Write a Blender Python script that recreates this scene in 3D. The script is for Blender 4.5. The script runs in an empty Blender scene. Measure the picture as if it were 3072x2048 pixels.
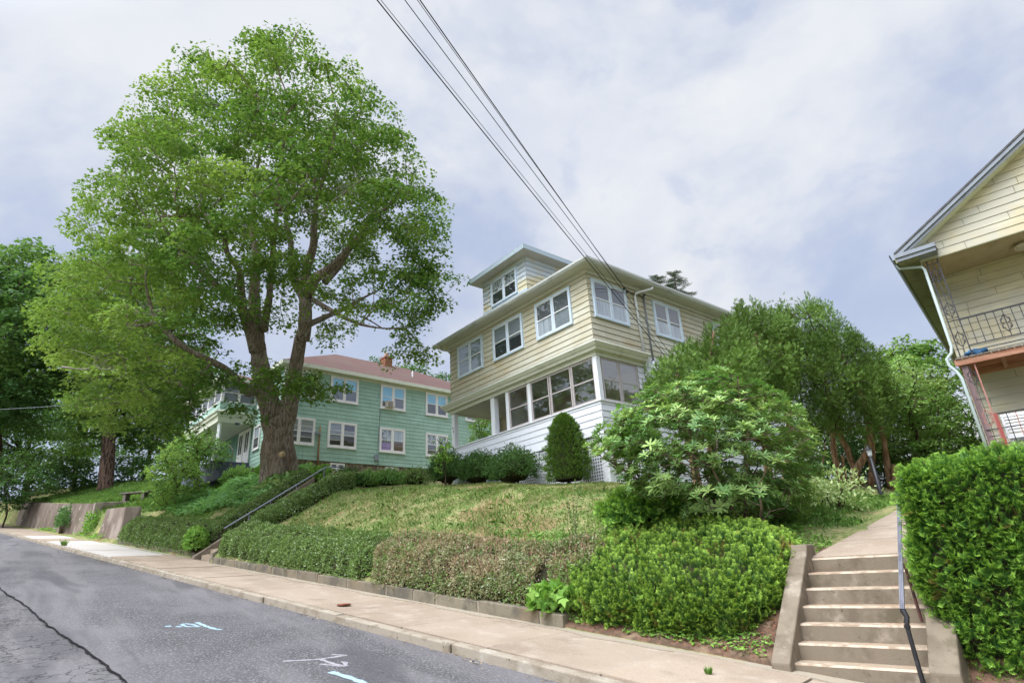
import bpy, math, random
import numpy as np
rng=np.random.default_rng(7); random.seed(7)
SC=bpy.context.scene; COL=SC.collection
# ------------------------------------------------------------------ camera frame
F,PI_,RO,YA=1722.919,.371006,-.061077,.875556
fw=np.array([-math.sin(YA)*math.cos(PI_),math.cos(YA)*math.cos(PI_),math.sin(PI_)])
rt0=np.array([math.cos(YA),math.sin(YA),0]); up0=np.cross(rt0,fw)
rt=rt0*math.cos(RO)+up0*math.sin(RO); up=up0*math.cos(RO)-rt0*math.sin(RO)
TH=math.radians(7.723); EA=np.array([math.cos(TH),math.sin(TH),0]); EB=np.array([-math.sin(TH),math.cos(TH),0])
def ray(x,y):                       # a direction seen in the survey drawing (2352 wide), depth 1
    return (x*3072/2352-1536)/F*rt-(y*3072/2352-1024)/F*up+fw
def at(x,y,d): return ray(x,y)*d
def atb(x,y,b): v=ray(x,y); return v*(b/(v@EB))
def ata(x,y,a): v=ray(x,y); return v*(a/(v@EA))
def atX(x,y,X): v=ray(x,y); return v*(X/v[0])
def atY(x,y,Y): v=ray(x,y); return v*(Y/v[1])
def st(a,b,z): return EA*a+EB*b+np.array([0,0,z])
def ab(p): return float(p@EA),float(p@EB)
def road(a): return -1.6-.109*a
# terrain: height over the road at several cross sections of the street
PR={-400:[(6.9,.14),(7.45,.2),(7.6,1.9),(10,2.7),(14,3.6),(25,4.5),(60,6),(400,8)],
-60:[(6.9,.14),(7.45,.2),(7.6,1.85),(10,2.6),(12,3.5),(20,4.6),(40,6),(400,8)],
-37:[(6.9,.14),(7.45,.2),(7.6,1.78),(9,1.98),(12,2.9),(20,3.9),(40,5),(400,8)],
-34.5:[(6.9,.14),(7.3,.2),(8,.8),(9,1.7),(12,2.7),(20,3.8),(40,5),(400,8)],
-31:[(6.9,.14),(7.15,.1),(7.36,.42),(8.2,.9),(10,1.9),(12,3.05),(13,3.25),(16,3.5),(25,3.9),(400,8)],
-27:[(6.9,.14),(7.15,.1),(7.36,.42),(8.5,1.05),(10.8,2.6),(12.5,3.25),(15,3.5),(25,3.6),(400,8)],
-23.2:[(6.9,.14),(7.15,.1),(7.36,.42),(9,1.6),(10.8,3.0),(12.5,3.35),(15,3.5),(25,3.6),(400,8)],
-20.6:[(6.9,.14),(7.15,.1),(7.36,.42),(9,1.55),(10.4,2.5),(12.5,2.9),(20,3.3),(400,8)],
-18.6:[(6.85,.14),(7.05,.42),(8.5,1.2),(10.4,2.25),(11.5,2.45),(13.5,2.62),(20,3.0),(400,8)],
-14:[(6.85,.14),(7.05,.41),(8.5,1.12),(10.5,2.1),(11.3,2.38),(13.5,2.62),(20,2.8),(400,8)],
-8.6:[(6.85,.14),(7.05,.38),(8.5,1.05),(10.5,1.95),(11.5,2.25),(13,2.48),(20,2.7),(400,8)],
-5.2:[(6.85,.14),(7.3,.3),(8.5,1.0),(10,1.6),(13,2.25),(20,2.9),(400,8)],
-2.7:[(6.85,.12),(8.2,1.13),(10,1.55),(12,1.85),(14,2.0),(20,2.4),(400,8)],
0:[(6.85,.12),(8.2,1.1),(10,1.55),(16,2.1),(20,2.5),(400,8)],
400:[(6.85,.12),(8.2,1.1),(10,1.55),(16,2.1),(20,2.5),(400,8)]}
PA=sorted(PR)
def ter(a,b):
    a=np.atleast_1d(np.asarray(a,float)); b=np.atleast_1d(np.asarray(b,float)); a,b=np.broadcast_arrays(a,b)
    T=np.stack([np.interp(b,[q[0] for q in PR[k]],[q[1] for q in PR[k]],left=-.3) for k in PA])
    i=np.clip(np.searchsorted(PA,a)-1,0,len(PA)-2); A=np.array(PA,float)
    t=np.clip((a-A[i])/(A[i+1]-A[i]),0,1)
    n=np.arange(a.size).reshape(a.shape)
    Tf=T.reshape(len(PA),-1); ii=i.ravel(); nn=n.ravel(); tt=t.ravel()
    h=(Tf[ii,nn]*(1-tt)+Tf[ii+1,nn]*tt).reshape(a.shape)
    far=np.clip((-a-60)/60,0,1)
    return h+road(np.clip(a,-90,60))
def terw(p): a,b=ab(p); return float(ter(a,b)[0])
# ------------------------------------------------------------------ object helpers
def link(o,parent=None):
    COL.objects.link(o)
    if parent is not None: o.parent=parent
    return o
def tag(o,label=None,cat=None,group=None,kind=None):
    if label: o['label']=label
    if cat: o['category']=cat
    if group: o['group']=group
    if kind: o['kind']=kind
    return o
def thing(name,label,cat,loc=(0,0,0),rz=0,group=None):
    o=bpy.data.objects.new(name,None); o.empty_display_size=.2; link(o); o.location=tuple(float(q) for q in loc); o.rotation_euler=(0,0,rz)
    return tag(o,label,cat,group)
class MB:
    def __init__(s,off=(0,0,0)): s.v=[];s.f=[];s.m=[];s.off=np.array(off,float)
    def add(s,vs,fs,m=0):
        k=len(s.v); s.v+= [tuple(float(c) for c in p) for p in vs]; s.f+=[tuple(i+k for i in f) for f in fs]; s.m+=[m]*len(fs)
    def quad(s,*p,m=0): s.add(p,[tuple(range(len(p)))],m)
    def box(s,x0,x1,y0,y1,z0,z1,m=0):
        s.add([(x0,y0,z0),(x1,y0,z0),(x1,y1,z0),(x0,y1,z0),(x0,y0,z1),(x1,y0,z1),(x1,y1,z1),(x0,y1,z1)],
              [(0,3,2,1),(4,5,6,7),(0,1,5,4),(1,2,6,5),(2,3,7,6),(3,0,4,7)],m)
    def obox(s,o,u,v,w,m=0):        # box from a corner and three edge vectors
        o,u,v,w=[np.array(q,float) for q in (o,u,v,w)]
        s.add([o,o+u,o+u+v,o+v,o+w,o+u+w,o+u+v+w,o+v+w],[(0,3,2,1),(4,5,6,7),(0,1,5,4),(1,2,6,5),(2,3,7,6),(3,0,4,7)],m)
    def tube(s,P,r,n=8,m=0,cap=True):
        P=[np.array(p,float) for p in P]; R=r if hasattr(r,'__len__') else [r]*len(P); rings=[]
        ref=None
        for i,p in enumerate(P):
            t=P[min(i+1,len(P)-1)]-P[max(i-1,0)]; t=t/(np.linalg.norm(t)+1e-9)
            if ref is None: ref=np.array([1,0,0]) if abs(t[0])<.8 else np.array([0,1.,0])
            x=ref-t*(ref@t); x/=np.linalg.norm(x)+1e-9; ref=x; y=np.cross(t,x)
            rings.append([p+R[i]*(math.cos(2*math.pi*k/n)*x+math.sin(2*math.pi*k/n)*y) for k in range(n)])
        vs=[q for g in rings for q in g]; fs=[]
        for i in range(len(P)-1):
            for k in range(n): fs.append((i*n+k,i*n+(k+1)%n,(i+1)*n+(k+1)%n,(i+1)*n+k))
        if cap: fs+= [tuple(range(n))[::-1],tuple((len(P)-1)*n+k for k in range(n))]
        s.add(vs,fs,m)
    def lathe(s,c,prof,n=16,m=0):
        s.tube([np.array(c,float)+np.array([0,0,z]) for r,z in prof],[r for r,z in prof],n,m)
    def build(s,name,mats,parent=None,smooth=False,bevel=0,weld=False):
        me=bpy.data.meshes.new(name); off=s.off
        me.from_pydata([(p[0]+off[0],p[1]+off[1],p[2]+off[2]) for p in s.v],[],s.f)
        for x in (mats if isinstance(mats,(list,tuple)) else [mats]): me.materials.append(x)
        me.polygons.foreach_set('material_index',s.m)
        if smooth: me.polygons.foreach_set('use_smooth',[True]*len(s.f))
        me.update()
        if weld:
            import bmesh
            b_=bmesh.new(); b_.from_mesh(me); bmesh.ops.remove_doubles(b_,verts=b_.verts,dist=.0005); b_.to_mesh(me); b_.free()
        o=link(bpy.data.objects.new(name,me),parent)
        if bevel:
            b=o.modifiers.new('bevel','BEVEL'); b.width=bevel; b.segments=2; b.limit_method='ANGLE'
        return o
def arrmesh(name,V,Fc,mat,parent=None,attrs=None,smooth=False):
    """V (n,3); Fc (m,k) faces of one size; attrs {name: per-vertex floats}"""
    me=bpy.data.meshes.new(name); n=len(V); m,k=Fc.shape
    me.vertices.add(n); me.vertices.foreach_set('co',np.ascontiguousarray(V,dtype=np.float32).ravel())
    me.loops.add(m*k); me.loops.foreach_set('vertex_index',np.ascontiguousarray(Fc,dtype=np.int32).ravel())
    me.polygons.add(m); me.polygons.foreach_set('loop_start',np.arange(0,m*k,k,dtype=np.int32)); me.polygons.foreach_set('loop_total',np.full(m,k,dtype=np.int32))
    if smooth: me.polygons.foreach_set('use_smooth',np.ones(m,dtype=bool))
    for an,av in (attrs or {}).items():
        a=me.attributes.new(an,'FLOAT','POINT'); a.data.foreach_set('value',np.ascontiguousarray(av,dtype=np.float32))
    me.update(calc_edges=True); me.validate()
    for x in (mat if isinstance(mat,(list,tuple)) else [mat]): me.materials.append(x)
    return link(bpy.data.objects.new(name,me),parent)
def nrm(a): return a/(np.linalg.norm(a,axis=-1,keepdims=True)+1e-9)
def rnd_unit(n): return nrm(rng.normal(size=(n,3)))
def inst(name,T,TF,P,X,N,S,mat,parent=None,tip=None,tone=None):
    """copies of a leaf template: T (k,3), TF (f,q); P place, X leaf axis, N leaf normal, S size"""
    X=nrm(X); N=nrm(N-X*(N*X).sum(1,keepdims=True)); Y=np.cross(N,X)
    S=np.broadcast_to(S,(len(P),))[:,None,None]
    V=P[:,None,:]+S*(T[None,:,0:1]*X[:,None,:]+T[None,:,1:2]*Y[:,None,:]+T[None,:,2:3]*N[:,None,:])
    k=len(T); Fc=(TF[None]+(np.arange(len(P))*k)[:,None,None]).reshape(-1,TF.shape[1])
    at_={}
    if tip is not None: at_['tip']=np.tile(tip,len(P))
    if tone is not None: at_['tone']=np.repeat(tone,k)
    return arrmesh(name,V.reshape(-1,3),Fc,mat,parent,at_)
# ------------------------------------------------------------------ materials
def lin(c): return tuple((x/255/12.92 if x/255<=.04045 else ((x/255+.055)/1.055)**2.4) for x in c)
class NT:
    def __init__(s,name):
        s.mat=bpy.data.materials.new(name); s.mat.use_nodes=True; s.t=s.mat.node_tree; s.t.nodes.clear(); s._c=None
    def n(s,ty,**k):
        o=s.t.nodes.new(ty)
        for a,b in k.items(): setattr(o,a,b)
        return o
    def l(s,a,b): s.t.links.new(a,b)
    def coord(s,scale=(1,1,1)):
        if s._c is None: s._c=s.n('ShaderNodeTexCoord')
        if scale==(1,1,1): return s._c.outputs['Object']
        m=s.n('ShaderNodeMapping'); m.inputs['Scale'].default_value=scale; s.l(s._c.outputs['Object'],m.inputs['Vector']); return m.outputs['Vector']
    def noise(s,scale,detail=4,rough=.6,dist=0):
        sc=(1,1,1) if not hasattr(scale,'__len__') else scale; f=scale if not hasattr(scale,'__len__') else 1
        t=s.n('ShaderNodeTexNoise'); t.inputs['Scale'].default_value=f; t.inputs['Detail'].default_value=detail; t.inputs['Roughness'].default_value=rough; t.inputs['Distortion'].default_value=dist
        s.l(s.coord(tuple(sc)),t.inputs['Vector']); return t.outputs['Fac']
    def rmap(s,v,lo,hi,a=0,b=1):
        r=s.n('ShaderNodeMapRange'); r.interpolation_type='SMOOTHSTEP'; s.l(v,r.inputs['Value'])
        for i,q in zip(('From Min','From Max','To Min','To Max'),(lo,hi,a,b)): r.inputs[i].default_value=q
        return r.outputs['Result']
    def mix(s,f,a,b):
        m=s.n('ShaderNodeMix',data_type='RGBA')
        for q,v in ((0,f),(6,a),(7,b)):
            if isinstance(v,(int,float)): m.inputs[q].default_value=v
            elif isinstance(v,tuple): m.inputs[q].default_value=(*v,1)
            else: s.l(v,m.inputs[q])
        return m.outputs[2]
    def mul(s,a,b):
        m=s.n('ShaderNodeMath',operation='MULTIPLY')
        for q,v in ((0,a),(1,b)):
            if isinstance(v,(int,float)): m.inputs[q].default_value=v
            else: s.l(v,m.inputs[q])
        return m.outputs[0]
    def bump(s,h,strength,dist=.02):
        b=s.n('ShaderNodeBump'); b.inputs['Strength'].default_value=strength; b.inputs['Distance'].default_value=dist; s.l(h,b.inputs['Height']); return b.outputs['Normal']
    def out(s,sh): o=s.n('ShaderNodeOutputMaterial'); s.l(sh,o.inputs['Surface']); return s.mat
    def pbsdf(s,col,rough=.8,spec=.3,normal=None,metal=0):
        p=s.n('ShaderNodeBsdfPrincipled')
        if isinstance(col,tuple): p.inputs['Base Color'].default_value=(*col,1)
        else: s.l(col,p.inputs['Base Color'])
        if isinstance(rough,(int,float)): p.inputs['Roughness'].default_value=rough
        else: s.l(rough,p.inputs['Roughness'])
        p.inputs['Specular IOR Level'].default_value=spec; p.inputs['Metallic'].default_value=metal
        if normal is not None: s.l(normal,p.inputs['Normal'])
        return p.outputs['BSDF']
def M(name,base,rough=.8,spec=.3,layers=(),bump=None,metal=0,island=None):
    """base colour plus layers (colour, noise scale, lo, hi, amount): dirt, wear, grain"""
    t=NT(name); c=tuple(base)
    if island:
        g=t.n('ShaderNodeNewGeometry'); c=t.mix(g.outputs['Random Per Island'],c,tuple(island))
    for L in layers:
        f=t.mul(t.rmap(t.noise(L[1],*(L[5:] or (5,.62))),L[2],L[3]),L[4]); c=t.mix(f,c,tuple(L[0]))
    nm=None
    if bump: nm=t.bump(t.noise(bump[0],6,.65),bump[1],bump[2] if len(bump)>2 else .02)
    return t.out(t.pbsdf(c,rough,spec,nm,metal))
def LEAF(name,c1,c2,clump=None,tipc=None,transl=.3,rough=.6,spec=.14,cscale=.55,tonec=None):
    t=NT(name); g=t.n('ShaderNodeNewGeometry'); c=t.mix(g.outputs['Random Per Island'],tuple(c1),tuple(c2))
    if clump: c=t.mix(t.mul(t.rmap(t.noise(cscale,3),.42,.62),.75),c,tuple(clump))
    if tipc:
        a=t.n('ShaderNodeAttribute',attribute_name='tip'); c=t.mix(a.outputs['Fac'],c,tuple(tipc))
    if tonec:
        a=t.n('ShaderNodeAttribute',attribute_name='tone'); c=t.mix(a.outputs['Fac'],c,tuple(tonec))
    p=t.pbsdf(c,rough,spec)
    if transl:
        tr=t.n('ShaderNodeBsdfTranslucent'); h=t.n('ShaderNodeMix',data_type='RGBA',blend_type='MULTIPLY'); h.inputs[0].default_value=1; t.l(c,h.inputs[6]); h.inputs[7].default_value=(1.35,1.35,.85,1); t.l(h.outputs[2],tr.inputs['Color'])
        m=t.n('ShaderNodeMixShader'); m.inputs[0].default_value=transl; t.l(p,m.inputs[1]); t.l(tr.outputs[0],m.inputs[2]); p=m.outputs[0]
    return t.out(p)
def GLASS(name,tint=(.9,.93,.95),ior=2.3,rough=.0):
    t=NT(name); tr=t.n('ShaderNodeBsdfTransparent'); tr.inputs[0].default_value=(*tint,1)
    gl=t.n('ShaderNodeBsdfGlossy'); gl.inputs['Roughness'].default_value=rough; gl.inputs['Color'].default_value=(.95,.97,1,1)
    g=t.n('ShaderNodeNewGeometry'); dp=t.n('ShaderNodeVectorMath',operation='DOT_PRODUCT'); t.l(g.outputs['Incoming'],dp.inputs[0]); t.l(g.outputs['Normal'],dp.inputs[1]); ab_=t.n('ShaderNodeMath',operation='ABSOLUTE'); t.l(dp.outputs['Value'],ab_.inputs[0]); f0=((ior-1)/(ior+1))**2; pw=t.n('ShaderNodeMath',operation='POWER'); om=t.n('ShaderNodeMath',operation='SUBTRACT'); om.inputs[0].default_value=1; t.l(ab_.outputs[0],om.inputs[1]); t.l(om.outputs[0],pw.inputs[0]); pw.inputs[1].default_value=5; fr=t.n('ShaderNodeMath',operation='MULTIPLY_ADD'); t.l(pw.outputs[0],fr.inputs[0]); fr.inputs[1].default_value=1-f0; fr.inputs[2].default_value=f0
    b=t.bump(t.noise(1.6,2),.06,.05); t.l(b,gl.inputs['Normal'])
    m=t.n('ShaderNodeMixShader'); t.l(fr.outputs[0],m.inputs[0]); t.l(tr.outputs[0],m.inputs[1]); t.l(gl.outputs[0],m.inputs[2]); return t.out(m.outputs[0])
DIRT=(.09,.08,.06)
Y_UP=M('yellow_siding',lin((186,179,154)),.55,.35,[(lin((140,134,112)),(7,7,.5),.56,.74,.45),(lin((184,162,116)),(.5,.5,2.2),.50,.68,.55),(lin((206,205,190)),(.35,.35,1.1),.46,.6,.65),(lin((150,150,110)),(9,9,1.2),.6,.8,.35),(lin((110,100,70)),(3,3,8),.66,.8,.35)],(40,.08))
Y_BUTT=M('siding_edge_shade',(.10,.085,.05),.9,.1)  # shadow line under each board, put into the butt colour
W_SD=M('white_siding',lin((214,216,220)),.5,.35,[(lin((170,172,168)),(6,6,.6),.58,.74,.4),(lin((180,182,182)),(4,4,1),.55,.8,.5)],(40,.05))
W_BUTT=M('white_siding_edge_shade',(.2,.19,.18),.9,.1)  # butt coloured darker to draw the shadow line below white boards
W_PT=M('white_paint',lin((224,226,228)),.55,.35,[(lin((175,172,162)),(3,3,1.4),.56,.75,.5)],(30,.08))
B_TR=M('pale_blue_trim',lin((196,212,226)),.45,.4,[(lin((170,180,188)),(3,3,2),.55,.75,.5)],(20,.05))
SOFF=M('soffit_white',lin((200,198,186)),.6,.3,[(lin((170,165,145)),(2,2,2),.5,.75,.5)])
CREAM=M('porch_cream_paint',lin((206,204,190)),.6,.3,[(lin((180,175,155)),1.5,.5,.7,.4)])
PBEIGE=M('porch_wall_beige',lin((200,190,165)),.75,.2,[(lin((180,168,140)),3,.45,.7,.5)])
GUT=M('gutter_aluminium',lin((190,192,188)),.45,.5,[(lin((130,128,118)),(1,1,3),.5,.75,.6)])
ROOFG=M('grey_shingles',(.12,.12,.12),.95,.1,[((.07,.07,.07),(6,6,6),.45,.6,.7)],(30,.4))
GLS=GLASS('window_glass'); GLP=GLASS('porch_glass',(.86,.87,.89),3.1)
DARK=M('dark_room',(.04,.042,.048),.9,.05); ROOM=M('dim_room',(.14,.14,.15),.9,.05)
CURT=M('white_curtain',lin((200,205,210)),.95,.05,[(lin((150,155,165)),(14,14,.6),.4,.65,.7)])
GCURT=M('grey_blind',lin((150,156,160)),.9,.05,[(lin((120,126,130)),(1,1,14),.45,.6,.5)])
LACE=M('lace_curtain',lin((185,190,190)),.95,.05,[((.05,.05,.06),9,.48,.56,.9)])
CYAN=M('cyan_shade',lin((120,196,226)),.8,.1,[(lin((150,215,235)),1.5,.4,.7,.6)])
PURP=M('lilac_curtain',lin((188,160,210)),.95,.05,[(lin((140,110,165)),(16,16,.6),.4,.65,.8)])
GR_SD=M('green_shingles',lin((158,186,172)),.8,.2,[(lin((122,160,140)),(7,7,.9),.5,.72,.6),(lin((178,208,194)),(1.2,1.2,1.4),.5,.7,.55),(lin((92,120,104)),(12,12,1.1),.6,.8,.45),(lin((136,166,150)),(.6,.6,.6),.45,.65,.5)],(25,.15))
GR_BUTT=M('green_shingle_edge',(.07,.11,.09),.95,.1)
GR_DK=M('porch_dark_green',lin((104,136,122)),.8,.2,[(lin((75,115,95)),2,.45,.65,.6)])
G_TR=M('white_window_casing',lin((226,222,220)),.6,.3,[(lin((170,165,158)),(6,6,2),.55,.75,.55)])
G_CR=M('cream_trim',lin((205,206,188)),.6,.3,[(lin((165,165,145)),2.5,.5,.72,.5)])
ROOFR=M('red_brown_shingles',lin((100,84,76)),.95,.1,[(lin((104,76,74)),(1.2,1.2,1.2),.42,.6,.7),(lin((160,140,138)),(11,11,11),.6,.75,.5),(lin((92,72,70)),(.4,.4,9),.5,.6,.5)],(18,.5))
BRICK=M('red_brick',lin((142,98,84)),.9,.1,[(lin((140,84,66)),(9,9,16),.45,.55,.8),(lin((190,150,130)),(14,14,26),.62,.7,.7)],(20,.5))
STONE=M('fieldstone',lin((140,128,108)),.95,.1,[(lin((95,86,72)),3.2,.42,.56,.85),(lin((170,160,140)),6,.56,.7,.6)],(5,.9,.08))
CONC=M('weathered_concrete',lin((122,111,95)),.92,.15,[(lin((84,78,60)),2.4,.54,.66,.65),(lin((100,90,76)),(3,3,2.2),.45,.65,.7),(lin((172,160,144)),3,.52,.7,.5),(lin((70,64,54)),18,.62,.72,.6)],(55,.5,.01))
CONCR=M('stained_retaining_concrete',lin((128,115,104)),.95,.1,[(lin((92,80,70)),(.45,.45,.45),.42,.6,.7),(lin((164,152,140)),(.9,.9,.6),.52,.68,.6),(lin((88,92,62)),.8,.55,.7,.5),(lin((190,182,172)),(.9,.9,2.2),.6,.7,.5),(lin((80,78,60)),4,.6,.72,.5)],(22,.6,.02))
STEPT=M('step_tread_concrete',lin((150,134,114)),.9,.15,[(lin((156,118,90)),2.2,.48,.66,.75),(lin((190,178,162)),5,.52,.68,.6),(lin((90,80,66)),26,.64,.74,.6)],(70,.45,.008))
SLAB=M('pavement_concrete',lin((152,137,120)),.92,.15,[(lin((112,100,86)),1.1,.54,.68,.5),(lin((136,120,103)),(.7,.7,.7),.42,.62,.6),(lin((176,164,148)),(2.5,2.5,2.5),.5,.72,.5),(lin((112,100,86)),60,.52,.68,.6),(lin((190,178,162)),75,.56,.7,.5)],(120,.35,.006),island=lin((160,144,126)))
SLABW=M('pale_new_concrete',lin((184,178,171)),.92,.15,[(lin((182,172,160)),1.1,.45,.65,.6),(lin((150,142,132)),60,.62,.74,.35)],(120,.3,.006),island=lin((190,184,177)))
KERB=M('kerb_stone',lin((150,140,124)),.92,.15,[(lin((126,114,96)),(3,3,6),.45,.62,.75),(lin((180,174,162)),2.2,.54,.7,.6),(lin((70,64,54)),14,.62,.7,.7)],(40,.6,.012))
BLUEST=M('bluestone_block',lin((112,104,90)),.9,.15,[(lin((84,80,72)),2,.42,.62,.8),(lin((128,112,88)),1.1,.5,.7,.6),(lin((150,140,122)),9,.62,.72,.5)],(26,.5,.012),island=lin((124,116,98)))
MORT=M('pale_mortar',lin((150,140,124)),.95,.1,[(lin((150,138,115)),8,.45,.65,.7)],(40,.6,.012))
IRON=M('black_iron',(.012,.012,.014),.45,.5,[((.05,.05,.055),14,.5,.7,.6)])
RAILG=M('grey_painted_rail',lin((112,120,128)),.4,.5,[(lin((80,86,92)),9,.5,.7,.6)])
ALU=M('worn_aluminium_rail',lin((104,104,110)),.4,.5,[(lin((84,84,92)),6,.5,.6,.7)],metal=.4)
RUST=M('rust_red_paint',lin((150,76,66)),.6,.35,[(lin((90,62,58)),6,.5,.65,.7)])
PRIMER=M('orange_primer',lin((156,108,96)),.6,.35,[(lin((150,80,66)),8,.5,.7,.5)])
PWOOD=M('stained_deck_wood',lin((162,122,100)),.75,.25,[(lin((140,90,68)),(2,14,14),.45,.65,.7),(lin((196,140,108)),(1.2,1.2,1.2),.5,.7,.5)],(30,.3))
PLY=M('plywood_underside',lin((150,104,78)),.8,.2,[(lin((120,66,42)),(1.6,5,5),.46,.58,.75,3,.5),(lin((180,118,84)),2,.5,.7,.5)])
GWOOD=M('grey_weathered_wood',lin((120,112,104)),.95,.1,[(lin((84,78,72)),(3,20,20),.45,.65,.7)],(30,.5))
BWOOD=M('bleached_pole_wood',lin((150,122,92)),.9,.1,[(lin((110,86,62)),(20,20,2),.45,.65,.7)],(30,.4))
CREAM2=M('cream_shingles',lin((180,175,158)),.7,.25,[(lin((192,178,136)),(1.1,1.1,1.1),.42,.65,.6),(lin((218,210,178)),(.5,.5,2.4),.5,.68,.5)],(30,.06))
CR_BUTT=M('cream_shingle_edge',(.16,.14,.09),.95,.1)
SLATE=M('slate_grey_trim',lin((128,134,142)),.5,.4,[(lin((104,108,116)),(4,4,1),.5,.7,.6)])
GTRIM=M('olive_soffit',lin((142,142,112)),.8,.2,[(lin((118,116,90)),3,.45,.65,.6)])
GPAINT=M('grey_porch_paint',lin((84,88,104)),.7,.3,[(lin((110,112,122)),(2,2,9),.5,.7,.5)])
TARP=M('blue_tarp_bag',lin((62,122,168)),.5,.4,[(lin((30,70,110)),7,.45,.6,.8),(lin((150,190,214)),9,.62,.7,.6)],(9,.8,.05))
PLAS=M('white_plastic',lin((230,230,232)),.35,.5,[(lin((200,200,200)),3,.5,.7,.4)])
BARK=M('maple_bark',lin((158,146,134)),.95,.1,[(lin((90,78,68)),(15,15,2.3),.46,.57,.8),(lin((120,102,88)),(2.2,2.2,.8),.45,.62,.6),(lin((176,158,142)),(11,11,3),.55,.7,.6),(lin((118,116,92)),1.6,.5,.68,.45),(lin((190,182,172)),7,.64,.74,.6)],((15,15,2.6),1.0,.12))
BARKD=M('dark_bark',lin((96,78,66)),.95,.1,[(lin((40,32,28)),(9,9,1.4),.44,.58,.9)],((14,14,3),.9,.05))
BARKT=M('cedar_bark',lin((164,134,108)),.95,.1,[(lin((116,90,70)),(14,14,1.2),.44,.58,.9),(lin((170,140,112)),(9,9,1),.58,.7,.6)],((22,22,2),.8,.03))
TWIG=M('brown_twigs',(.085,.065,.045),.95,.1,[((.04,.032,.024),5,.45,.6,.8)])
CORE=M('inner_shade_fill',(.03,.032,.018),1,.0,[((.05,.04,.025),9,.45,.6,.8)])  # solid dark fill whose colour stands for the shade inside foliage
CUT=M('pruning_cut_wood',lin((196,176,136)),.9,.1,[(lin((150,122,88)),12,.48,.6,.7)])
# ------------------------------------------------------------------ camera, sky, sun
cam=bpy.data.cameras.new('camera'); co=link(bpy.data.objects.new('camera',cam)); SC.camera=co
cam.sensor_width=36; cam.lens=F/3072*36; cam.clip_end=3000; cam.clip_start=.05
from mathutils import Matrix, Vector
co.matrix_world=Matrix(((rt[0],up[0],-fw[0],0),(rt[1],up[1],-fw[1],0),(rt[2],up[2],-fw[2],0),(0,0,0,1)))
SUN_EL=math.radians(60); sun_dir=np.array([-.02,-.9,0]); sun_dir/=np.linalg.norm(sun_dir)
tos=sun_dir*math.cos(SUN_EL)+np.array([0,0,math.sin(SUN_EL)])
sl=bpy.data.lights.new('sun','SUN'); sl.energy=2.0; sl.angle=math.radians(26); sl.color=(1,.965,.92)
so=link(bpy.data.objects.new('sun',sl)); so.rotation_euler=Vector((-tos[0],-tos[1],-tos[2])).to_track_quat('-Z','Y').to_euler()
w=bpy.data.worlds.new('World'); SC.world=w; w.use_nodes=True; t=w.node_tree; t.nodes.clear(); N=t.nodes.new
sky=N('ShaderNodeTexSky'); sky.sky_type='NISHITA'; sky.sun_disc=False; sky.sun_elevation=SUN_EL; sky.sun_rotation=math.atan2(sun_dir[0],sun_dir[1]); sky.air_density=1.2; sky.dust_density=1.0
tc=N('ShaderNodeTexCoord'); mp=N('ShaderNodeMapping'); mp.inputs['Scale'].default_value=(1.0,1.0,1.25); mp.inputs['Location'].default_value=(7.3,2.2,.5); t.links.new(tc.outputs['Generated'],mp.inputs[0])
def wn(sc,det,dist,ro=.55):
    n=N('ShaderNodeTexNoise'); n.inputs['Scale'].default_value=sc; n.inputs['Detail'].default_value=det; n.inputs['Distortion'].default_value=dist; n.inputs['Roughness'].default_value=ro; t.links.new(mp.outputs[0],n.inputs['Vector']); return n.outputs['Fac']
def wr(v,lo,hi,a,b):
    r=N('ShaderNodeMapRange'); r.interpolation_type='SMOOTHSTEP'; t.links.new(v,r.inputs[0])
    for i,q in enumerate((lo,hi,a,b)): r.inputs[i+1].default_value=q
    return r.outputs[0]
def wm(f,a,b):
    m=N('ShaderNodeMix'); m.data_type='RGBA'
    for i,v in ((0,f),(6,a),(7,b)):
        if isinstance(v,tuple): m.inputs[i].default_value=(*v,1)
        elif isinstance(v,(int,float)): m.inputs[i].default_value=v
        else: t.links.new(v,m.inputs[i])
    return m.outputs[2]
cloud=wm(wr(wn(2.2,6,.3),.40,.68,0,.8),(7.9,8.15,8.6),(6.3,6.75,7.9))      # bright deck with grey-blue undersides
cloud=wm(wr(wn(4.6,5,.3),.50,.72,0,.45),cloud,(8.9,8.95,8.8))
bl=wm(.75,sky.outputs['Color'],(4.7,5.6,7.9))                                # thin milky blue between the clouds
cloud=wm(wr(wn(6.3,5,.3),.53,.66,0,.75),cloud,(5.9,6.5,7.9))
c=wm(wr(wn(1.7,6,.2),.36,.58,.18,.98),bl,cloud)
# added fill: unseen sky glow round the sun direction, high behind the camera
dt=N('ShaderNodeVectorMath'); dt.operation='DOT_PRODUCT'; t.links.new(tc.outputs['Generated'],dt.inputs[0]); dt.inputs[1].default_value=tuple(tos)
c2=N('ShaderNodeVectorMath'); c2.operation='SCALE'; t.links.new(c,c2.inputs[0]); t.links.new(wr(dt.outputs['Value'],.62,.98,1.0,8.0),c2.inputs['Scale']); c=c2.outputs[0]
bg=N('ShaderNodeBackground'); bg.inputs['Strength'].default_value=.089; t.links.new(c,bg.inputs['Color'])
ow=N('ShaderNodeOutputWorld'); t.links.new(bg.outputs[0],ow.inputs[0])
vs=SC.view_settings; vs.view_transform='Standard'; vs.look='None'; vs.exposure=.27; vs.gamma=1
SC.cycles.max_bounces=6; SC.cycles.diffuse_bounces=3; SC.cycles.glossy_bounces=3; SC.cycles.transmission_bounces=4; SC.cycles.transparent_max_bounces=12
SC.cycles.sample_clamp_indirect=4
SC.cycles.use_denoising=True
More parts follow.
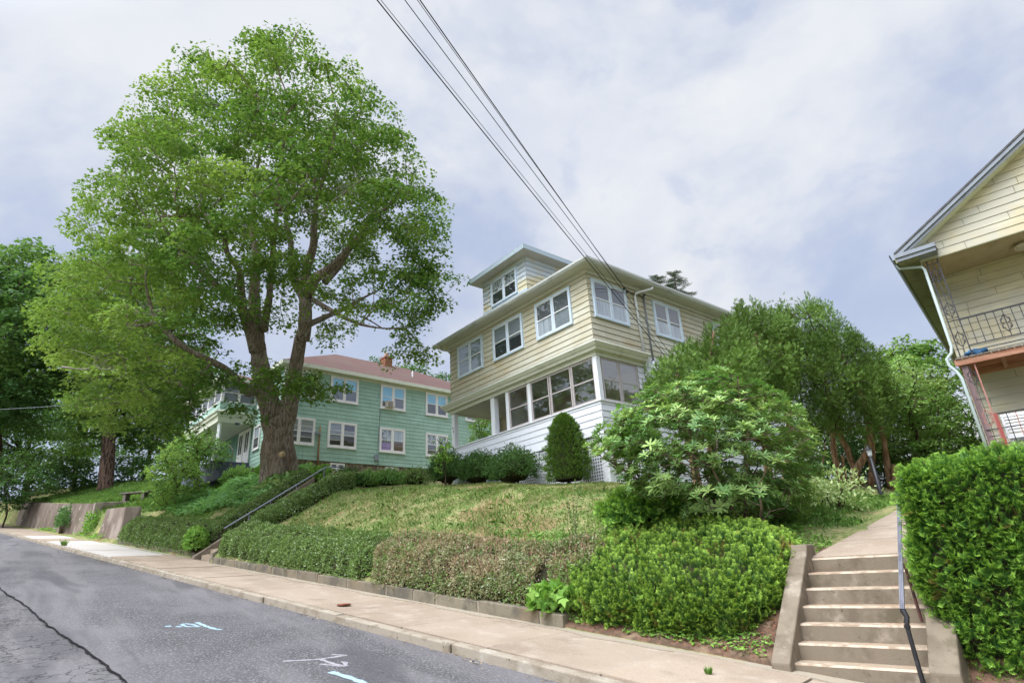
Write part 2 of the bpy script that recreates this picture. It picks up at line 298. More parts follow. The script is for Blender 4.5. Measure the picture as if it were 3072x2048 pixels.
# ------------------------------------------------------------------ ground, street
def grid(A,B,zf,mat,name,kind='structure'):
    a,b=np.meshgrid(A,B,indexing='ij'); z=zf(a,b)
    V=a[...,None]*EA+b[...,None]*EB; V[...,2]=z; n,m=a.shape
    i=np.arange(n*m).reshape(n,m); Fc=np.stack([i[:-1,:-1],i[1:,:-1],i[1:,1:],i[:-1,1:]],-1).reshape(-1,4)
    o=arrmesh(name,V.reshape(-1,3),Fc,mat,smooth=True); return tag(o,kind=kind)
def ground_mat():
    t=NT('ground_turf'); c=t.mix(t.rmap(t.noise(.9,5),.42,.6),lin((112,124,74)),lin((148,144,100)))
    c=t.mix(t.mul(t.rmap(t.noise(2.6,5),.52,.66),.85),c,lin((168,150,112)))
    c=t.mix(t.mul(t.rmap(t.noise(.45,3),.55,.66),.7),c,lin((140,112,86)))
    c=t.mix(t.mul(t.rmap(t.noise(14,4),.45,.7),.6),c,lin((70,84,40)))
    return t.out(t.pbsdf(c,1,.05,t.bump(t.noise(22,6,.7),.9,.04)))
GROUND=ground_mat()
A1=np.concatenate([np.arange(-400,-60,20),np.arange(-60,-46,2),np.arange(-46,-2.9,.3),np.arange(-2.8,-1.2,.1),np.arange(-1.2,6,.6),np.arange(6,60,6),np.arange(60,401,40)])
B1=np.concatenate([np.arange(5.3,16,.2),np.arange(16,30,.7),np.arange(30,80,5),np.arange(80,401,40)])
def gz(a,b):
    z=ter(a,b).reshape(a.shape)
    zp=-.16+(b-8.2)*.165; k=np.clip((a+3.2)/.5,0,1)*np.clip((b-8.2)/.3,0,1)*np.clip((16-b)/2,0,1); z=z*(1-k)+zp*k
    z=z+.05*np.sin(a*1.7+b*.6)*np.sin(b*1.9-a*.4)*np.clip((b-7.6)/1,0,1)
    z=np.where((a>-2.85)&(a<-1.2)&(b<8.3),z-.45,z)
    z=np.where((a>-20.55)&(a<-18.75)&(b>6.6)&(b<10.9),z-.5,z)
    return z
grid(A1,B1,gz,GROUND,'ground')
grid(np.array([-400.,-90,-40,0,30,60,400]),np.array([-400.,-40,-12,-5.2]),lambda a,b: road(np.clip(a,-90,60))+.1+np.clip(-b-6,0,60)*-.02,GROUND,'far_ground')
def asphalt(name,base,spk,dark,crack):
    t=NT(name); c=t.mix(t.rmap(t.noise(1.1,4),.4,.62),lin(base),tuple(q*.82 for q in lin(base)))
    c=t.mix(t.mul(t.rmap(t.noise(34,3,.8),.5,.64),1.0),c,lin(spk)); c=t.mix(t.mul(t.rmap(t.noise(44,3,.8),.52,.64),.95),c,lin(dark))
    c=t.mix(t.mul(t.rmap(t.noise(.3,4),.46,.62),.5),c,lin((112,109,110))); c=t.mix(t.mul(t.rmap(t.noise(2.4,5),.58,.72),.5),c,lin((76,74,77)))
    c=t.mix(t.mul(t.rmap(t.noise((.07,.8,.8),4,.6),.44,.6),.5),c,lin((118,114,114))); c=t.mix(t.mul(t.rmap(t.noise((.11,1.1,1.1),4,.6,.6),.54,.66),.55),c,lin((66,64,67)))
    if crack:
        v=t.n('ShaderNodeTexVoronoi',feature='DISTANCE_TO_EDGE'); v.inputs['Scale'].default_value=3.4
        d=t.n('ShaderNodeVectorMath',operation='ADD'); n3=t.n('ShaderNodeTexNoise'); n3.inputs['Scale'].default_value=5; t.l(t.coord(),n3.inputs['Vector'])
        sc=t.n('ShaderNodeVectorMath',operation='SCALE'); sc.inputs['Scale'].default_value=.35; t.l(n3.outputs['Color'],sc.inputs[0]); t.l(sc.outputs[0],d.inputs[0]); t.l(t.coord((1,1,0)),d.inputs[1]); t.l(d.outputs[0],v.inputs['Vector'])
        ck=t.mul(t.rmap(v.outputs['Distance'],.0,.05,1,0),t.rmap(t.noise(.8,3),.38,.5)); c=t.mix(t.mul(ck,.85),c,(.012,.011,.012))
    return t.out(t.pbsdf(c,.85,.25,t.bump(t.noise(62,4,.75),.8,.012)))
ASPH=asphalt('asphalt',(84,82,83),(136,133,133),(48,47,49),False); ASPO=asphalt('old_asphalt',(74,71,71),(134,130,128),(50,49,50),True)
RA=np.concatenate([np.arange(-400,-60,20),np.arange(-60,-20,1),np.arange(-20,2,.12),np.arange(2,60,4),np.arange(60,401,40)])
seam=1.98+.02*np.sin(RA*1.3)+.008*np.sin(RA*7.7+1)+.006*rng.normal(size=len(RA))
def strip(name,lo,hi,zoff,mat,nb=6,kind='structure'):
    q=np.linspace(0,1,nb); b=lo[:,None]*(1-q)+hi[:,None]*q; a=np.repeat(RA[:,None],nb,1)
    V=a[...,None]*EA+b[...,None]*EB; V[...,2]=road(np.clip(a,-90,60))+zoff
    i=np.arange(a.size).reshape(a.shape); Fc=np.stack([i[:-1,:-1],i[1:,:-1],i[1:,1:],i[:-1,1:]],-1).reshape(-1,4)
    return tag(arrmesh(name,V.reshape(-1,3),Fc,mat,smooth=True),kind=kind)
one=np.ones(len(RA))
strip('old_road',-5.0*one,seam+.05,-.016,ASPO); strip('road',seam,5.2*one,0,ASPH)
strip('road_seam',seam-.008-.014*np.abs(rng.normal(size=len(RA))),seam+.006,.004,M('seam_tar',(.016,.015,.016),.9,.1),2)
# kerb stones and pavement slabs
kb=MB(); ke=MB()
def sl_box(mb,a0,a1,b0,b1,h0,h1,m=0,j=0.0):
    P=[]
    for hh in (h0,h1):
        for a,b in ((a0,b0),(a1,b0),(a1,b1),(a0,b1)): P.append(st(a,b,road(a)+hh))
    mb.add(P,[(0,3,2,1),(4,5,6,7),(0,1,5,4),(1,2,6,5),(2,3,7,6),(3,0,4,7)],m)
ed=[-90,-70,-60,-54,-49,-45,-41,-37.6,-34.8,-31.9,-28.9,-25.2,-22.4,-19.6,-16.8,-13.9,-11.2,-8.66,-6.0,-3.2,-.4,2.6,6,12,30]
for i in range(len(ed)-1):
    q=rng.uniform(-.012,.012); n=max(1,int((ed[i+1]-ed[i])/30)); xs=np.linspace(ed[i]+.012,ed[i+1]-.012,n+1)
    for k in range(n):
        e0,e1=.0,.0
        ke_a,ke_b=xs[k],xs[k+1]; w0=rng.uniform(-.006,.006)
        sl_box(ke,ke_a,ke_b,5.12+q,5.26,-.1,.112+q*.6)
tag(ke.build('kerb',KERB,bevel=.018),kind='structure')
jn=[-90,-70,-58,-52,-47,-43,-39.5,-36.6,-33.4,-29.6,-26.0,-22.6,-20.2,-17.6,-14.9,-12.0,-8.9,-7.2,-5.5,-3.9,-2.4,-.9,.8,2.4,4,6,12,30]
for i in range(len(jn)-1):
    a0,a1=jn[i]+.008,jn[i+1]-.008; b1=6.99 if a1>-19 else 7.3
    if a0>-5.7: b1=6.93
    if a1<-36: b1=7.5
    q=rng.uniform(-.01,.01); sl_box(kb,a0,a1,5.27,b1,-.05,.125+q,1 if -36.7<a1<-22 and i%4!=3 else 0)
tag(kb.build('pavement',[SLAB,SLABW]),kind='structure')
# ragged mortar strip along the foot of the low wall
RAm=np.arange(-18.6,2,.15); m_=MB()
for k in range(len(RAm)-1):
    w0=.11+.05*math.sin(RAm[k]*2.3)+.03*math.sin(RAm[k]*6.1+1); w1=.11+.05*math.sin(RAm[k+1]*2.3)+.03*math.sin(RAm[k+1]*6.1+1)
    m_.quad(st(RAm[k],6.84-w0,road(RAm[k])+.138),st(RAm[k+1],6.84-w1,road(RAm[k+1])+.138),st(RAm[k+1],6.84-w1,road(RAm[k+1])+.08),st(RAm[k],6.84-w0,road(RAm[k])+.08))
    m_.quad(*[st(a,b,road(a)+.138) for a,b in ((RAm[k],6.84-w0),(RAm[k+1],6.84-w1),(RAm[k+1],6.93),(RAm[k],6.93))])
tag(m_.build('mortar_strip',MORT),kind='structure')
# dirt bank under the yew, beside the right steps
def dirtz(a,b): return gz(a,b)+.012
def dirt_mat():
    t=NT('needle_litter_dirt'); c=t.mix(t.rmap(t.noise(9,5),.42,.62),lin((96,80,66)),lin((118,92,76))); c=t.mix(t.mul(t.rmap(t.noise(40,4),.5,.7),.8),c,lin((84,64,50))); c=t.mix(t.mul(t.rmap(t.noise(3,4),.52,.68),.6),c,lin((150,130,106)))
    return t.out(t.pbsdf(c,1,.05,t.bump(t.noise(55,5,.7),.9,.02)))
DIRTM=dirt_mat()
grid(np.arange(-5.75,-2.55,.1),np.arange(6.80,9.2,.1),dirtz,DIRTM,'dirt')
grid(np.arange(-1.3,2.6,.15),np.arange(6.80,7.6,.1),dirtz,DIRTM,'dirt_strip')
# ------------------------------------------------------------------ spray marks on the road
CY=M('cyan_spray_paint',lin((150,176,184)),.8,.2,[(lin((120,130,138)),40,.5,.7,.8)]); WH=M('white_spray_paint',lin((158,154,156)),.8,.2,[(lin((118,114,118)),40,.45,.65,.9)])
def stroke(mb,pts,wd):
    # a painted band following points on the road
    P=[np.array(ab(p)) for p in pts]
    for i in range(len(P)-1):
        d=P[i+1]-P[i]; L=np.linalg.norm(d); n=np.array([-d[1],d[0]])/(L+1e-9)*wd/2; k=max(1,int(L/.06))
        for j in range(k):
            p0=P[i]+d*j/k; p1=P[i]+d*(j+1)/k; q0=1+.3*math.sin(j*2.1+i); q1=1+.3*math.sin((j+1)*2.1+i)
            mb.quad(*[st(x[0],x[1],road(x[0])+.004) for x in (p0-n*q0,p1-n*q1,p1+n*q1,p0+n*q0)])
RN=np.cross(EA*1.0+np.array([0,0,-.109]),EB); RN/=np.linalg.norm(RN)
def onroad(u,v):                    # a spot on the road surface in the enlarged survey view
    x,y=(400+u*700/2352)*.7656,(1780+v*268/900)*.7656; r=ray(x,y); return r*((RN@np.array([0,0,-1.6]))/(r@RN))
mk=MB(); stroke(mk,[onroad(318,332),onroad(382,326)],.07); stroke(mk,[onroad(430,332),onroad(480,333)],.07)
stroke(mk,[onroad(*q) for q in ((480,316),(520,302),(600,311),(662,334),(540,332),(490,318))],.05); stroke(mk,[onroad(640,290),onroad(730,328),onroad(830,358),onroad(890,363)],.06)
tag(mk.build('road_marking',CY),'pale cyan spray painted letters on the asphalt, nearest the dark seam','road marking','utility spray marks on the road')
mk=MB(); stroke(mk,[onroad(*q) for q in ((1510,680),(1700,672),(1880,660),(2150,622))],.05); stroke(mk,[onroad(2150,622),onroad(2000,614)],.045); stroke(mk,[onroad(*q) for q in ((1880,660),(2030,712),(2140,732),(2135,690),(2090,688))],.05); stroke(mk,[onroad(1880,710),onroad(2140,735)],.045)
tag(mk.build('road_marking',WH),'white spray painted arrow mark on the asphalt','road marking','utility spray marks on the road')
mk=MB(); stroke(mk,[onroad(1985,788),onroad(2160,840),onroad(2340,905)],.075)
tag(mk.build('road_marking',CY),'single pale cyan spray painted dash near the bottom edge of the road','road marking','utility spray marks on the road')
# ------------------------------------------------------------------ small things by the kerb
def onslope(x,y,h): r=ray(x,y); return r*((RN@np.array([0,0,-1.6+h]))/(r@RN))
p=onslope(1107,1514,.0); b=MB(); b.lathe((p[0],p[1],p[2]),[(.045,0),(.058,.02),(.06,.045),(.05,.07),(.028,.088),(.004,.093)],14); tag(b.build('gutter_ball',PLAS,smooth=True),'small round white ball lying in the gutter against the kerb','ball')
p=onslope(507,1358,.0); b=MB(); b.obox((p[0]-.1,p[1],p[2]+.005),(.17,.05,0),(-.03,.09,.02),(0,0,.03)); b.obox((p[0]+.06,p[1]+.03,p[2]+.005),(.06,.05,.01),(-.03,.07,.0),(0,0,.05)); tag(b.build('crumpled_paper',PLAS,bevel=.01),'crumpled scrap of white litter in the gutter','litter')
p=onslope(790,1388,.135); b=MB(); b.lathe((p[0],p[1],p[2]-.005),[(.001,0),(.115,0),(.115,.018),(.09,.022),(.02,.019),(.001,.019)],18); tag(b.build('valve_cover',M('rusty_iron',lin((130,78,60)),.9,.2,[(lin((80,56,46)),18,.45,.65,.7)])),'small rusty round valve cover set in the tan pavement','valve cover')
p=st(-3.35,7.02,road(-3.35)+.16); b=MB(); b.lathe(p,[(.03,0),(.055,.02),(.05,.05),(.02,.07),(.002,.073)],9); tag(b.build('stone',KERB),'small pale stone on the dirt beside the pavement','stone')
# grit and leaf litter caught along the kerb
gn=1500; ga_=rng.uniform(-34,0,gn); gb_=5.11-np.abs(rng.normal(0,.10,gn)); gk=np.sin(ga_*1.9)+np.sin(ga_*5.3+1)+rng.normal(0,.8,gn)>.2; ga_,gb_=ga_[gk],gb_[gk]; GP=ga_[:,None]*EA+gb_[:,None]*EB; GP[:,2]=road(ga_)+.006; s_=rng.uniform(.006,.03,len(GP)); an_=rng.uniform(0,6.283,len(GP)); du=np.stack([np.cos(an_),np.sin(an_),.2*rng.normal(size=len(GP))],1)*s_[:,None]; dv_=np.stack([-np.sin(an_),np.cos(an_),0*an_],1)*(s_*.6)[:,None]
tag(arrmesh('litter',np.stack([GP-du,GP+dv_,GP+du+np.array([0,0,.006]),GP-dv_],1).reshape(-1,3),np.arange(len(GP)*4).reshape(-1,4),M('gutter_grit',lin((176,160,132)),.95,.1,island=lin((96,84,66)))),'pale grit and dry leaf bits caught along the foot of the kerb','litter',None,'stuff')
# ------------------------------------------------------------------ low bluestone walls
def low_wall(label,a0,a1,b0,h,lens,endcap=True):
    root=thing('low_wall',label,'stone wall',st(a0,b0,road(a0)),0,'low bluestone walls along the pavement'); off=root.location
    bl=MB(-np.array(off)); mo=MB(-np.array(off)); a=a0; i=0
    while a<a1-.2:
        L=min(lens[i%len(lens)],a1-a); sl_box(bl,a+.02,a+L-.02,b0+rng.uniform(-.008,.008),b0+.2,.02,h+rng.uniform(-.012,.012)); a+=L; i+=1
    sl_box(mo,a0+.03,a1-.04,b0+.012,b0+.19,.0,h-.012)
    bl.build('stone_block',BLUEST,root,bevel=.012); mo.build('mortar',MORT,root); return root
low_wall('long low wall of grey bluestone blocks between the pavement and the lawn bank of the yellow house',-18.55,-5.62,6.86,.31,[.62,1.05,1.3,.9,1.25,1.0,1.2,1.35,.85])
low_wall('shorter low bluestone wall running from the stained concrete block to the narrow steps',-30.0,-20.75,7.16,.30,[1.1,.9,1.3,1.0])
# ------------------------------------------------------------------ left narrow steps
root=thing('garden_steps','narrow worn concrete steps climbing between two clipped hedges','steps',st(-19.6,7.0,road(-19.6)))
sx=MB(-np.array(root.location)); ck=MB(-np.array(root.location)); n=15
for k in range(n):
    b0=7.15+k*.245; z=road(-19.6)+.15+(k+1)*.165
    P=[st(a,bb,zz) for zz in (z-.55,z) for a,bb in ((-20.2,b0),(-19.0,b0),(-19.0,b0+.27),(-20.2,b0+.27))]; sx.add(P,[(0,3,2,1),(4,5,6,7),(0,1,5,4),(1,2,6,5),(2,3,7,6),(3,0,4,7)])
for a in (-20.42,-19.0):
    z0=road(-19.6)
    P=[]
    for aa in (a,a+.2):
        P+= [st(aa,6.95,z0),st(aa,6.95,z0+.3),st(aa,7.15,z0+.42),st(aa,10.8,z0+2.95),st(aa,10.8,z0+1.6)]
    ck.add(P,[(0,1,2,3,4),(9,8,7,6,5),(0,5,6,1),(1,6,7,2),(2,7,8,3),(3,8,9,4),(4,9,5,0)])
ck.build('cheek_wall',CONC,root,bevel=.015); sx.build('step',STEPT,root,bevel=.01)
root=thing('handrail','grey painted steel handrail rising over the narrow steps between the hedges','handrail',st(-19.75,8.0,1.2),0)
hb=MB(-np.array(root.location)); a=-19.75
P0=ata(515,1213,a); P1=ata(748,1073,a); P2=ata(788,1071,a+.55)
hb.tube([P0,P1,P1+(P2-P1)*.15,P2],.026,8); hb.build('rail',RAILG,root,True)
for tt in (.22,.42,.68,.985):
    pm=P0+(P1-P0)*tt; ph=MB(-np.array(root.location)); ph.tube([pm,(pm[0],pm[1],pm[2]-.95)],.02,6); ph.build('post',RAILG,root)
# ------------------------------------------------------------------ right concrete stair
A0,A1s=-2.61,-1.40
root=thing('concrete_stairs','broad concrete entrance stair of eight worn steps beside the tall clipped hedge','steps',st(-2.1,7.0,road(-2.1)))
off=-np.array(root.location)
NOSE=M('worn_pale_nosing',lin((178,162,142)),.9,.15,[(lin((136,118,98)),5,.42,.6,.9)])
bs=[6.80,6.91,7.12,7.31,7.50,7.72,7.93,8.16]; zs=[-1.19,-1.11,-.95,-.78,-.62,-.45,-.29,-.13]
bs=[6.66]+bs[1:]; zs=[-1.27]+zs[1:]
for k in range(1,8):
    m=MB(off); b0=bs[k]; b1=(bs[k+1]+.1 if k<7 else b0+.5); z=zs[k]; n=14; wq=rng.uniform(-.009,.009,n+1); hq=rng.uniform(-.005,.004,n+1)
    for j in range(n):            # worn, slightly chipped nosing
        a_0=A0+(A1s-A0)*j/n; a_1=A0+(A1s-A0)*(j+1)/n; w0=rng.uniform(-.006,.006)
        P=[st(aa,bb,zz) for zz in (z-.5,z-.02,z) for aa,bb in ((a_0,b0+wq[j]+(0.016 if zz==z else 0)),(a_1,b0+wq[j+1]+(0.016 if zz==z else 0)),(a_1,b1),(a_0,b1))]
        m.add(P,[(0,1,5,4)],1); m.add(P,[(4,5,9,8)],2); m.add(P,[(8,9,10,11)],0)
    m.build('step',[STEPT,CONC,NOSE],root,weld=True)
for nm,a,wd in (('cheek_wall',A0-.2,.2),('cheek_wall',A1s,.24)):
    m=MB(off); P=[]
    for aa in (a,a+wd):
        prof=[(6.78,-1.5),(6.78,-1.10),(6.92,-.98),(7.6,-.42),(8.06,-.04),(8.10,.04),(8.38,.04),(8.38,-1.2)]
        P+=[st(aa,bb,zz) for bb,zz in prof]
    n=len(prof); fs=[tuple(range(n)),tuple(range(2*n-1,n-1,-1))]+[(i,i+n,(i+1)%n+n,(i+1)%n) for i in range(n)]
    m.add(P,fs); m.build(nm,CONC,root,bevel=.018)
# path from the stair up to the cream house
pm=MB()
wl=[8.2,9.25,10.3,11.4,12.6,14.0,15.6]
for i in range(len(wl)-1):
    c0,c1=[-2.12+.18*max(0,(q-8.2))/2 for q in wl[i:i+2]]; e0,e1=[(.5 if q>8.3 else .52) for q in wl[i:i+2]]
    pts=[(c0-e0,wl[i]+.012),(c0+e0,wl[i]+.012),(c1+e1,wl[i+1]-.012),(c1-e1,wl[i+1]-.012)]
    Z=lambda b: -.13+(b-8.2)*.165
    P=[st(a,b,Z(b)-.3) for a,b in pts]+[st(a,b,Z(b)+.012) for a,b in pts]
    pm.add(P,[(0,3,2,1),(4,5,6,7),(0,1,5,4),(1,2,6,5),(2,3,7,6),(3,0,4,7)])
tag(pm.build('path',SLAB),kind='structure')
# handrails of the right stair
root=thing('handrail','worn aluminium topped iron handrail with twisted bend in the middle of the concrete stair','handrail',st(-1.5,7.0,-1.15),0); off=-np.array(root.location)
T0=ata(2064,1133,-1.5); T1=ata(2073,1400,-1.5); T2=ata(2082,1432,-1.495); T3=ata(2123,1578,-1.49)
m=MB(off)
dv=T1-T0; upv=np.cross(dv/np.linalg.norm(dv),EA); upv*=np.sign(upv[2])
for s_,w_,h_ in ((-.021,.042,.014),(-.018,.009,.019),(-.005,.009,.019),(.009,.009,.019)): m.obox(T0+EA*s_,EA*w_,dv,upv*h_)
m.build('top_rail',ALU,root); m=MB(off); m.tube([T1,T1*.5+T2*.5+EA*.02,T2],[.03,.024,.026],8); m.tube([T2,T3],.021,8); m.tube([T2+(T3-T2)*.02,T2+(T3-T2)*.06],.03,8); m.build('bottom_post',IRON,root)
B0=ata(2072,1140,-1.47); B1=ata(2096,1270,-1.44); m=MB(off); m.tube([B0,B1],.012,6); m.build('back_post',[IRON],root); m=MB(off); m.tube([ata(2076,1290,-1.47),ata(2118,1428,-1.45)],.015,6); m.build('back_post',[M('brown_rusted_iron',lin((84,54,48)),.7,.3,[(lin((40,30,28)),8,.45,.6,.8)])],root); 
# ------------------------------------------------------------------ left retaining walls, bench
def wallseg(name,label,pts,thk,h0,batter=.1,mat=CONCR,group=None):
    """pts: (a,b,ztop) along the face"""
    root_loc=st(pts[0][0],pts[0][1],road(pts[0][0])); m=MB(-root_loc)
    for i in range(len(pts)-1):
        n=max(1,int(abs(pts[i+1][0]-pts[i][0])/1.2))
        for k in range(n):
            q=[[pts[i][j]+(pts[i+1][j]-pts[i][j])*(k+s)/n for j in range(3)] for s in (0,1)]
            P=[]
            for a,b,z in q: P+= [st(a,b-batter,road(a)-.1),st(a,b,z),st(a,b+thk,z),st(a,b+thk,road(a)-.1)]
            m.add(P,[(0,1,2,3),(7,6,5,4),(0,4,5,1),(1,5,6,2),(2,6,7,3)])
    o=m.build(name,mat); o.location=tuple(root_loc); return tag(o,label,'retaining wall',group)
zt=4.22
wallseg('retaining_wall','long stained concrete retaining wall below the grassy lot, streaked red and white',[(-60,7.35,6.9),(-48,7.35,5.45),(-36.75,7.4,zt)],.35,0)
m=MB(); P=[]
for a,b in ((-36.75,7.4),(-36.4,7.4),(-36.1,10.6),(-36.75,10.6)): P+= [st(a,b-.02,road(a)-.1),st(a,b,zt if b<9 else zt+.25)]
m.add(P,[(0,2,3,1),(2,4,5,3),(4,6,7,5),(6,0,1,7),(1,3,5,7)]); tag(m.build('retaining_wall',CONCR,bevel=.02),'return of the concrete retaining wall turning up the lot beside the weedy opening','retaining wall')
m=MB(); z1=3.5
P=[st(-34.2,7.25,road(-34.2)-.1),st(-30.2,7.25,road(-30.2)-.1),st(-30.2,8.0,road(-30.2)-.1),st(-34.2,8.6,road(-34.2)-.1),st(-33.9,7.4,z1+.15),st(-30.75,7.4,z1-.08),st(-30.6,8.0,z1-.06),st(-33.9,8.6,z1+.15)]
m.add(P,[(0,1,5,4),(1,2,6,5),(2,3,7,6),(3,0,4,7),(4,5,6,7)]); tag(m.build('retaining_wall',CONCR,bevel=.02),'short separate block of stained concrete wall at the end of the left hedge','retaining wall')
root=thing('park_bench','plain grey slab bench standing on the grass above the retaining wall','bench',st(-36.2,9.1,float(ter(-36.2,9.1)[0]))); off=(0,0,0)
u=np.array([.72,.69,0]); v=np.array([-.69,.72,0]); m=MB(); m.obox(-u*.85-v*.2+np.array([0,0,.46]),u*1.7,v*.4,(0,0,.07)); m.build('seat',GWOOD,root,bevel=.01)
for s_ in (-.62,.45): m=MB(); m.obox(u*s_-v*.16+np.array([0,0,-.15]),u*.16,v*.32,(0,0,.61)); m.build('leg',GWOOD,root,bevel=.01)
# ------------------------------------------------------------------ house kit
Zv=np.array([0,0,1.])
def V3(*a): return np.array(a,float)
def clap(mb,O,u,n,L,z0,z1,ex,pr,seg=0,jit=0,start=None,ends=None,joint=0,holes=None):
    """lapped boards on a wall: each leans out to its lower edge and shows a butt below"""
    O=V3(*O); k=0; z=z0 if start is None else start
    while z<z1-.01:
        za=max(z,z0); zb=min(z+ex,z1); l0,l1=(0,L) if ends is None else ends((za+zb)/2)
        if l1-l0>.02:
            ns=max(1,int((l1-l0)/seg)) if seg else 1; xs=np.linspace(l0,l1,ns+1); jz=rng.uniform(-jit,jit,ns+1) if jit else np.zeros(ns+1)
            for i in range(ns):
                p=[O+u*xs[i]+n*pr+Zv*(za+jz[i]),O+u*xs[i+1]+n*pr+Zv*(za+jz[i+1]),O+u*xs[i+1]+n*.003+Zv*zb,O+u*xs[i]+n*.003+Zv*zb]
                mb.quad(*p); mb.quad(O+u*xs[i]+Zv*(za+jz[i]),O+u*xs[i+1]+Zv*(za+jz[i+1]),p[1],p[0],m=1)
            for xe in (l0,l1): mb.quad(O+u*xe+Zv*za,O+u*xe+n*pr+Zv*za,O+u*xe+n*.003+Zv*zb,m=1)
            if joint:
                x=l0+rng.uniform(.1,joint)
                while x<l1: mb.obox(O+u*(x-.004)+Zv*(za+.004)+n*.002,u*.008,n*(pr-.001),Zv*(ex-.02),m=1); x+=joint*rng.uniform(.8,1.25)
        z+=ex; k+=1
def window(parent,off,O,u,n,l,r,zb,zt,trim,shades=None,casing=.085,pairs=2,glass=None,sash=None,sill=.03,extra_rails=(),backing=None,proud=.078,name='window',rail=.5):
    O=V3(*O); sash=sash or trim; w=r-l; m=MB(off)
    def bx(mb,x0,x1,d0,d1,z0,z1,mi=0): mb.obox(O+u*x0+n*d0+Zv*z0,u*(x1-x0),n*(d1-d0),Zv*(z1-z0),mi)
    c=casing
    bx(m,l,r,0,proud,zt-c,zt); bx(m,l,r,0,proud,zb,zb+c); bx(m,l,l+c,0,proud,zb+c,zt-c); bx(m,r-c,r,0,proud,zb+c,zt-c)
    cells=[]; iw=(w-2*c-(pairs-1)*c*1.15)/pairs
    for i in range(pairs):
        x0=l+c+i*(iw+c*1.15); cells.append((x0,x0+iw))
        if i<pairs-1: bx(m,x0+iw,x0+iw+c*1.15,0,proud-.004,zb+c,zt-c)
    f=.032; zm=zb+c+(zt-zb-2*c)*rail
    for i,(x0,x1) in enumerate(cells):
        for (a0,a1,b0,b1) in ((x0,x0+f,zb+c,zt-c),(x1-f,x1,zb+c,zt-c),(x0+f,x1-f,zt-c-f,zt-c),(x0+f,x1-f,zb+c,zb+c+f),(x0+f,x1-f,zm-f*.6,zm+f*.6)): bx(m,a0,a1,.034,proud-.014,b0,b1,1)
        for e in (extra_rails[i] if len(extra_rails)>i else ()): q=zb+c+(zt-zb-2*c)*e; bx(m,x0+f,x1-f,.036,proud-.016,q-.011,q+.011,1)
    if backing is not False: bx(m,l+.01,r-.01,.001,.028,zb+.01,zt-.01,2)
    o=m.build(name,[trim,sash,backing or ROOM],parent)
    g=MB(off)
    for x0,x1 in cells:
        for a,b,d in ((zb+c+f,zm-f*.6,.046),(zm+f*.6,zt-c-f,.052)): g.quad(O+u*(x0+f)+n*d+Zv*a,O+u*(x1-f)+n*d+Zv*a,O+u*(x1-f)+n*d+Zv*b,O+u*(x0+f)+n*d+Zv*b)
    g.build('pane',glass or GLS,o)
    for i,(x0,x1) in enumerate(cells):
        sh=(shades or {}).get(i,())
        for mt,a,b in sh:
            s=MB(off); za=zb+c+(zt-zb-2*c)*a; zz=zb+c+(zt-zb-2*c)*b; ns=9
            for k in range(ns):
                q0,q1=[x0+f*.7+(x1-x0-1.4*f)*(k+j)/ns for j in (0,1)]; d0=.031+.005*(k%2); d1=.031+.005*((k+1)%2)
                s.quad(O+u*q0+n*d0+Zv*za,O+u*q1+n*d1+Zv*za,O+u*q1+n*d1+Zv*zz,O+u*q0+n*d0+Zv*zz)
            s.build('shade' if mt is CYAN else 'curtain',mt,o)
    if sill:
        s=MB(off); bx(s,l-.03,r+.03,0,proud+.03,zb-sill,zb+.002); s.build('sill',trim,o)
    return o
def hip(mb,x0,x1,y0,y1,z,slope,th=.05,hx=True,m=0):
    """hipped roof over a rectangle"""
    wx,wy=x1-x0,y1-y0; h=min(wx,wy)/2; zr=z+h*slope
    if wx>=wy: a,b=(x0+h,(y0+y1)/2,zr),(x1-h,(y0+y1)/2,zr)
    else: a,b=((x0+x1)/2,y0+h,zr),((x0+x1)/2,y1-h,zr)
    P=[(x0,y0,z),(x1,y0,z),(x1,y1,z),(x0,y1,z)]
    if wx>=wy: mb.quad(P[0],P[1],b,a,m=m);mb.quad(P[1],P[2],b,m=m);mb.quad(P[2],P[3],a,b,m=m);mb.quad(P[3],P[0],a,m=m)
    else: mb.quad(P[0],P[1],a,m=m);mb.quad(P[1],P[2],b,a,m=m);mb.quad(P[2],P[3],b,m=m);mb.quad(P[3],P[0],a,b,m=m)
    return zr
UX,UY=V3(1,0,0),V3(0,1,0); NF,NS=V3(0,-1,0),V3(1,0,0)
def reveal(mb,path,prof,m=0):
    """sweep a small moulding profile [(out,z)] round a path [(x,y,ox,oy)], o* the outward corner direction"""
    k=len(prof); rows=[[(x+ox*o,y+oy*o,z) for o,z in prof] for x,y,ox,oy in path]
    for i in range(len(rows)-1):
        for j in range(k-1): mb.quad(rows[i][j],rows[i+1][j],rows[i+1][j+1],rows[i][j+1],m=m)
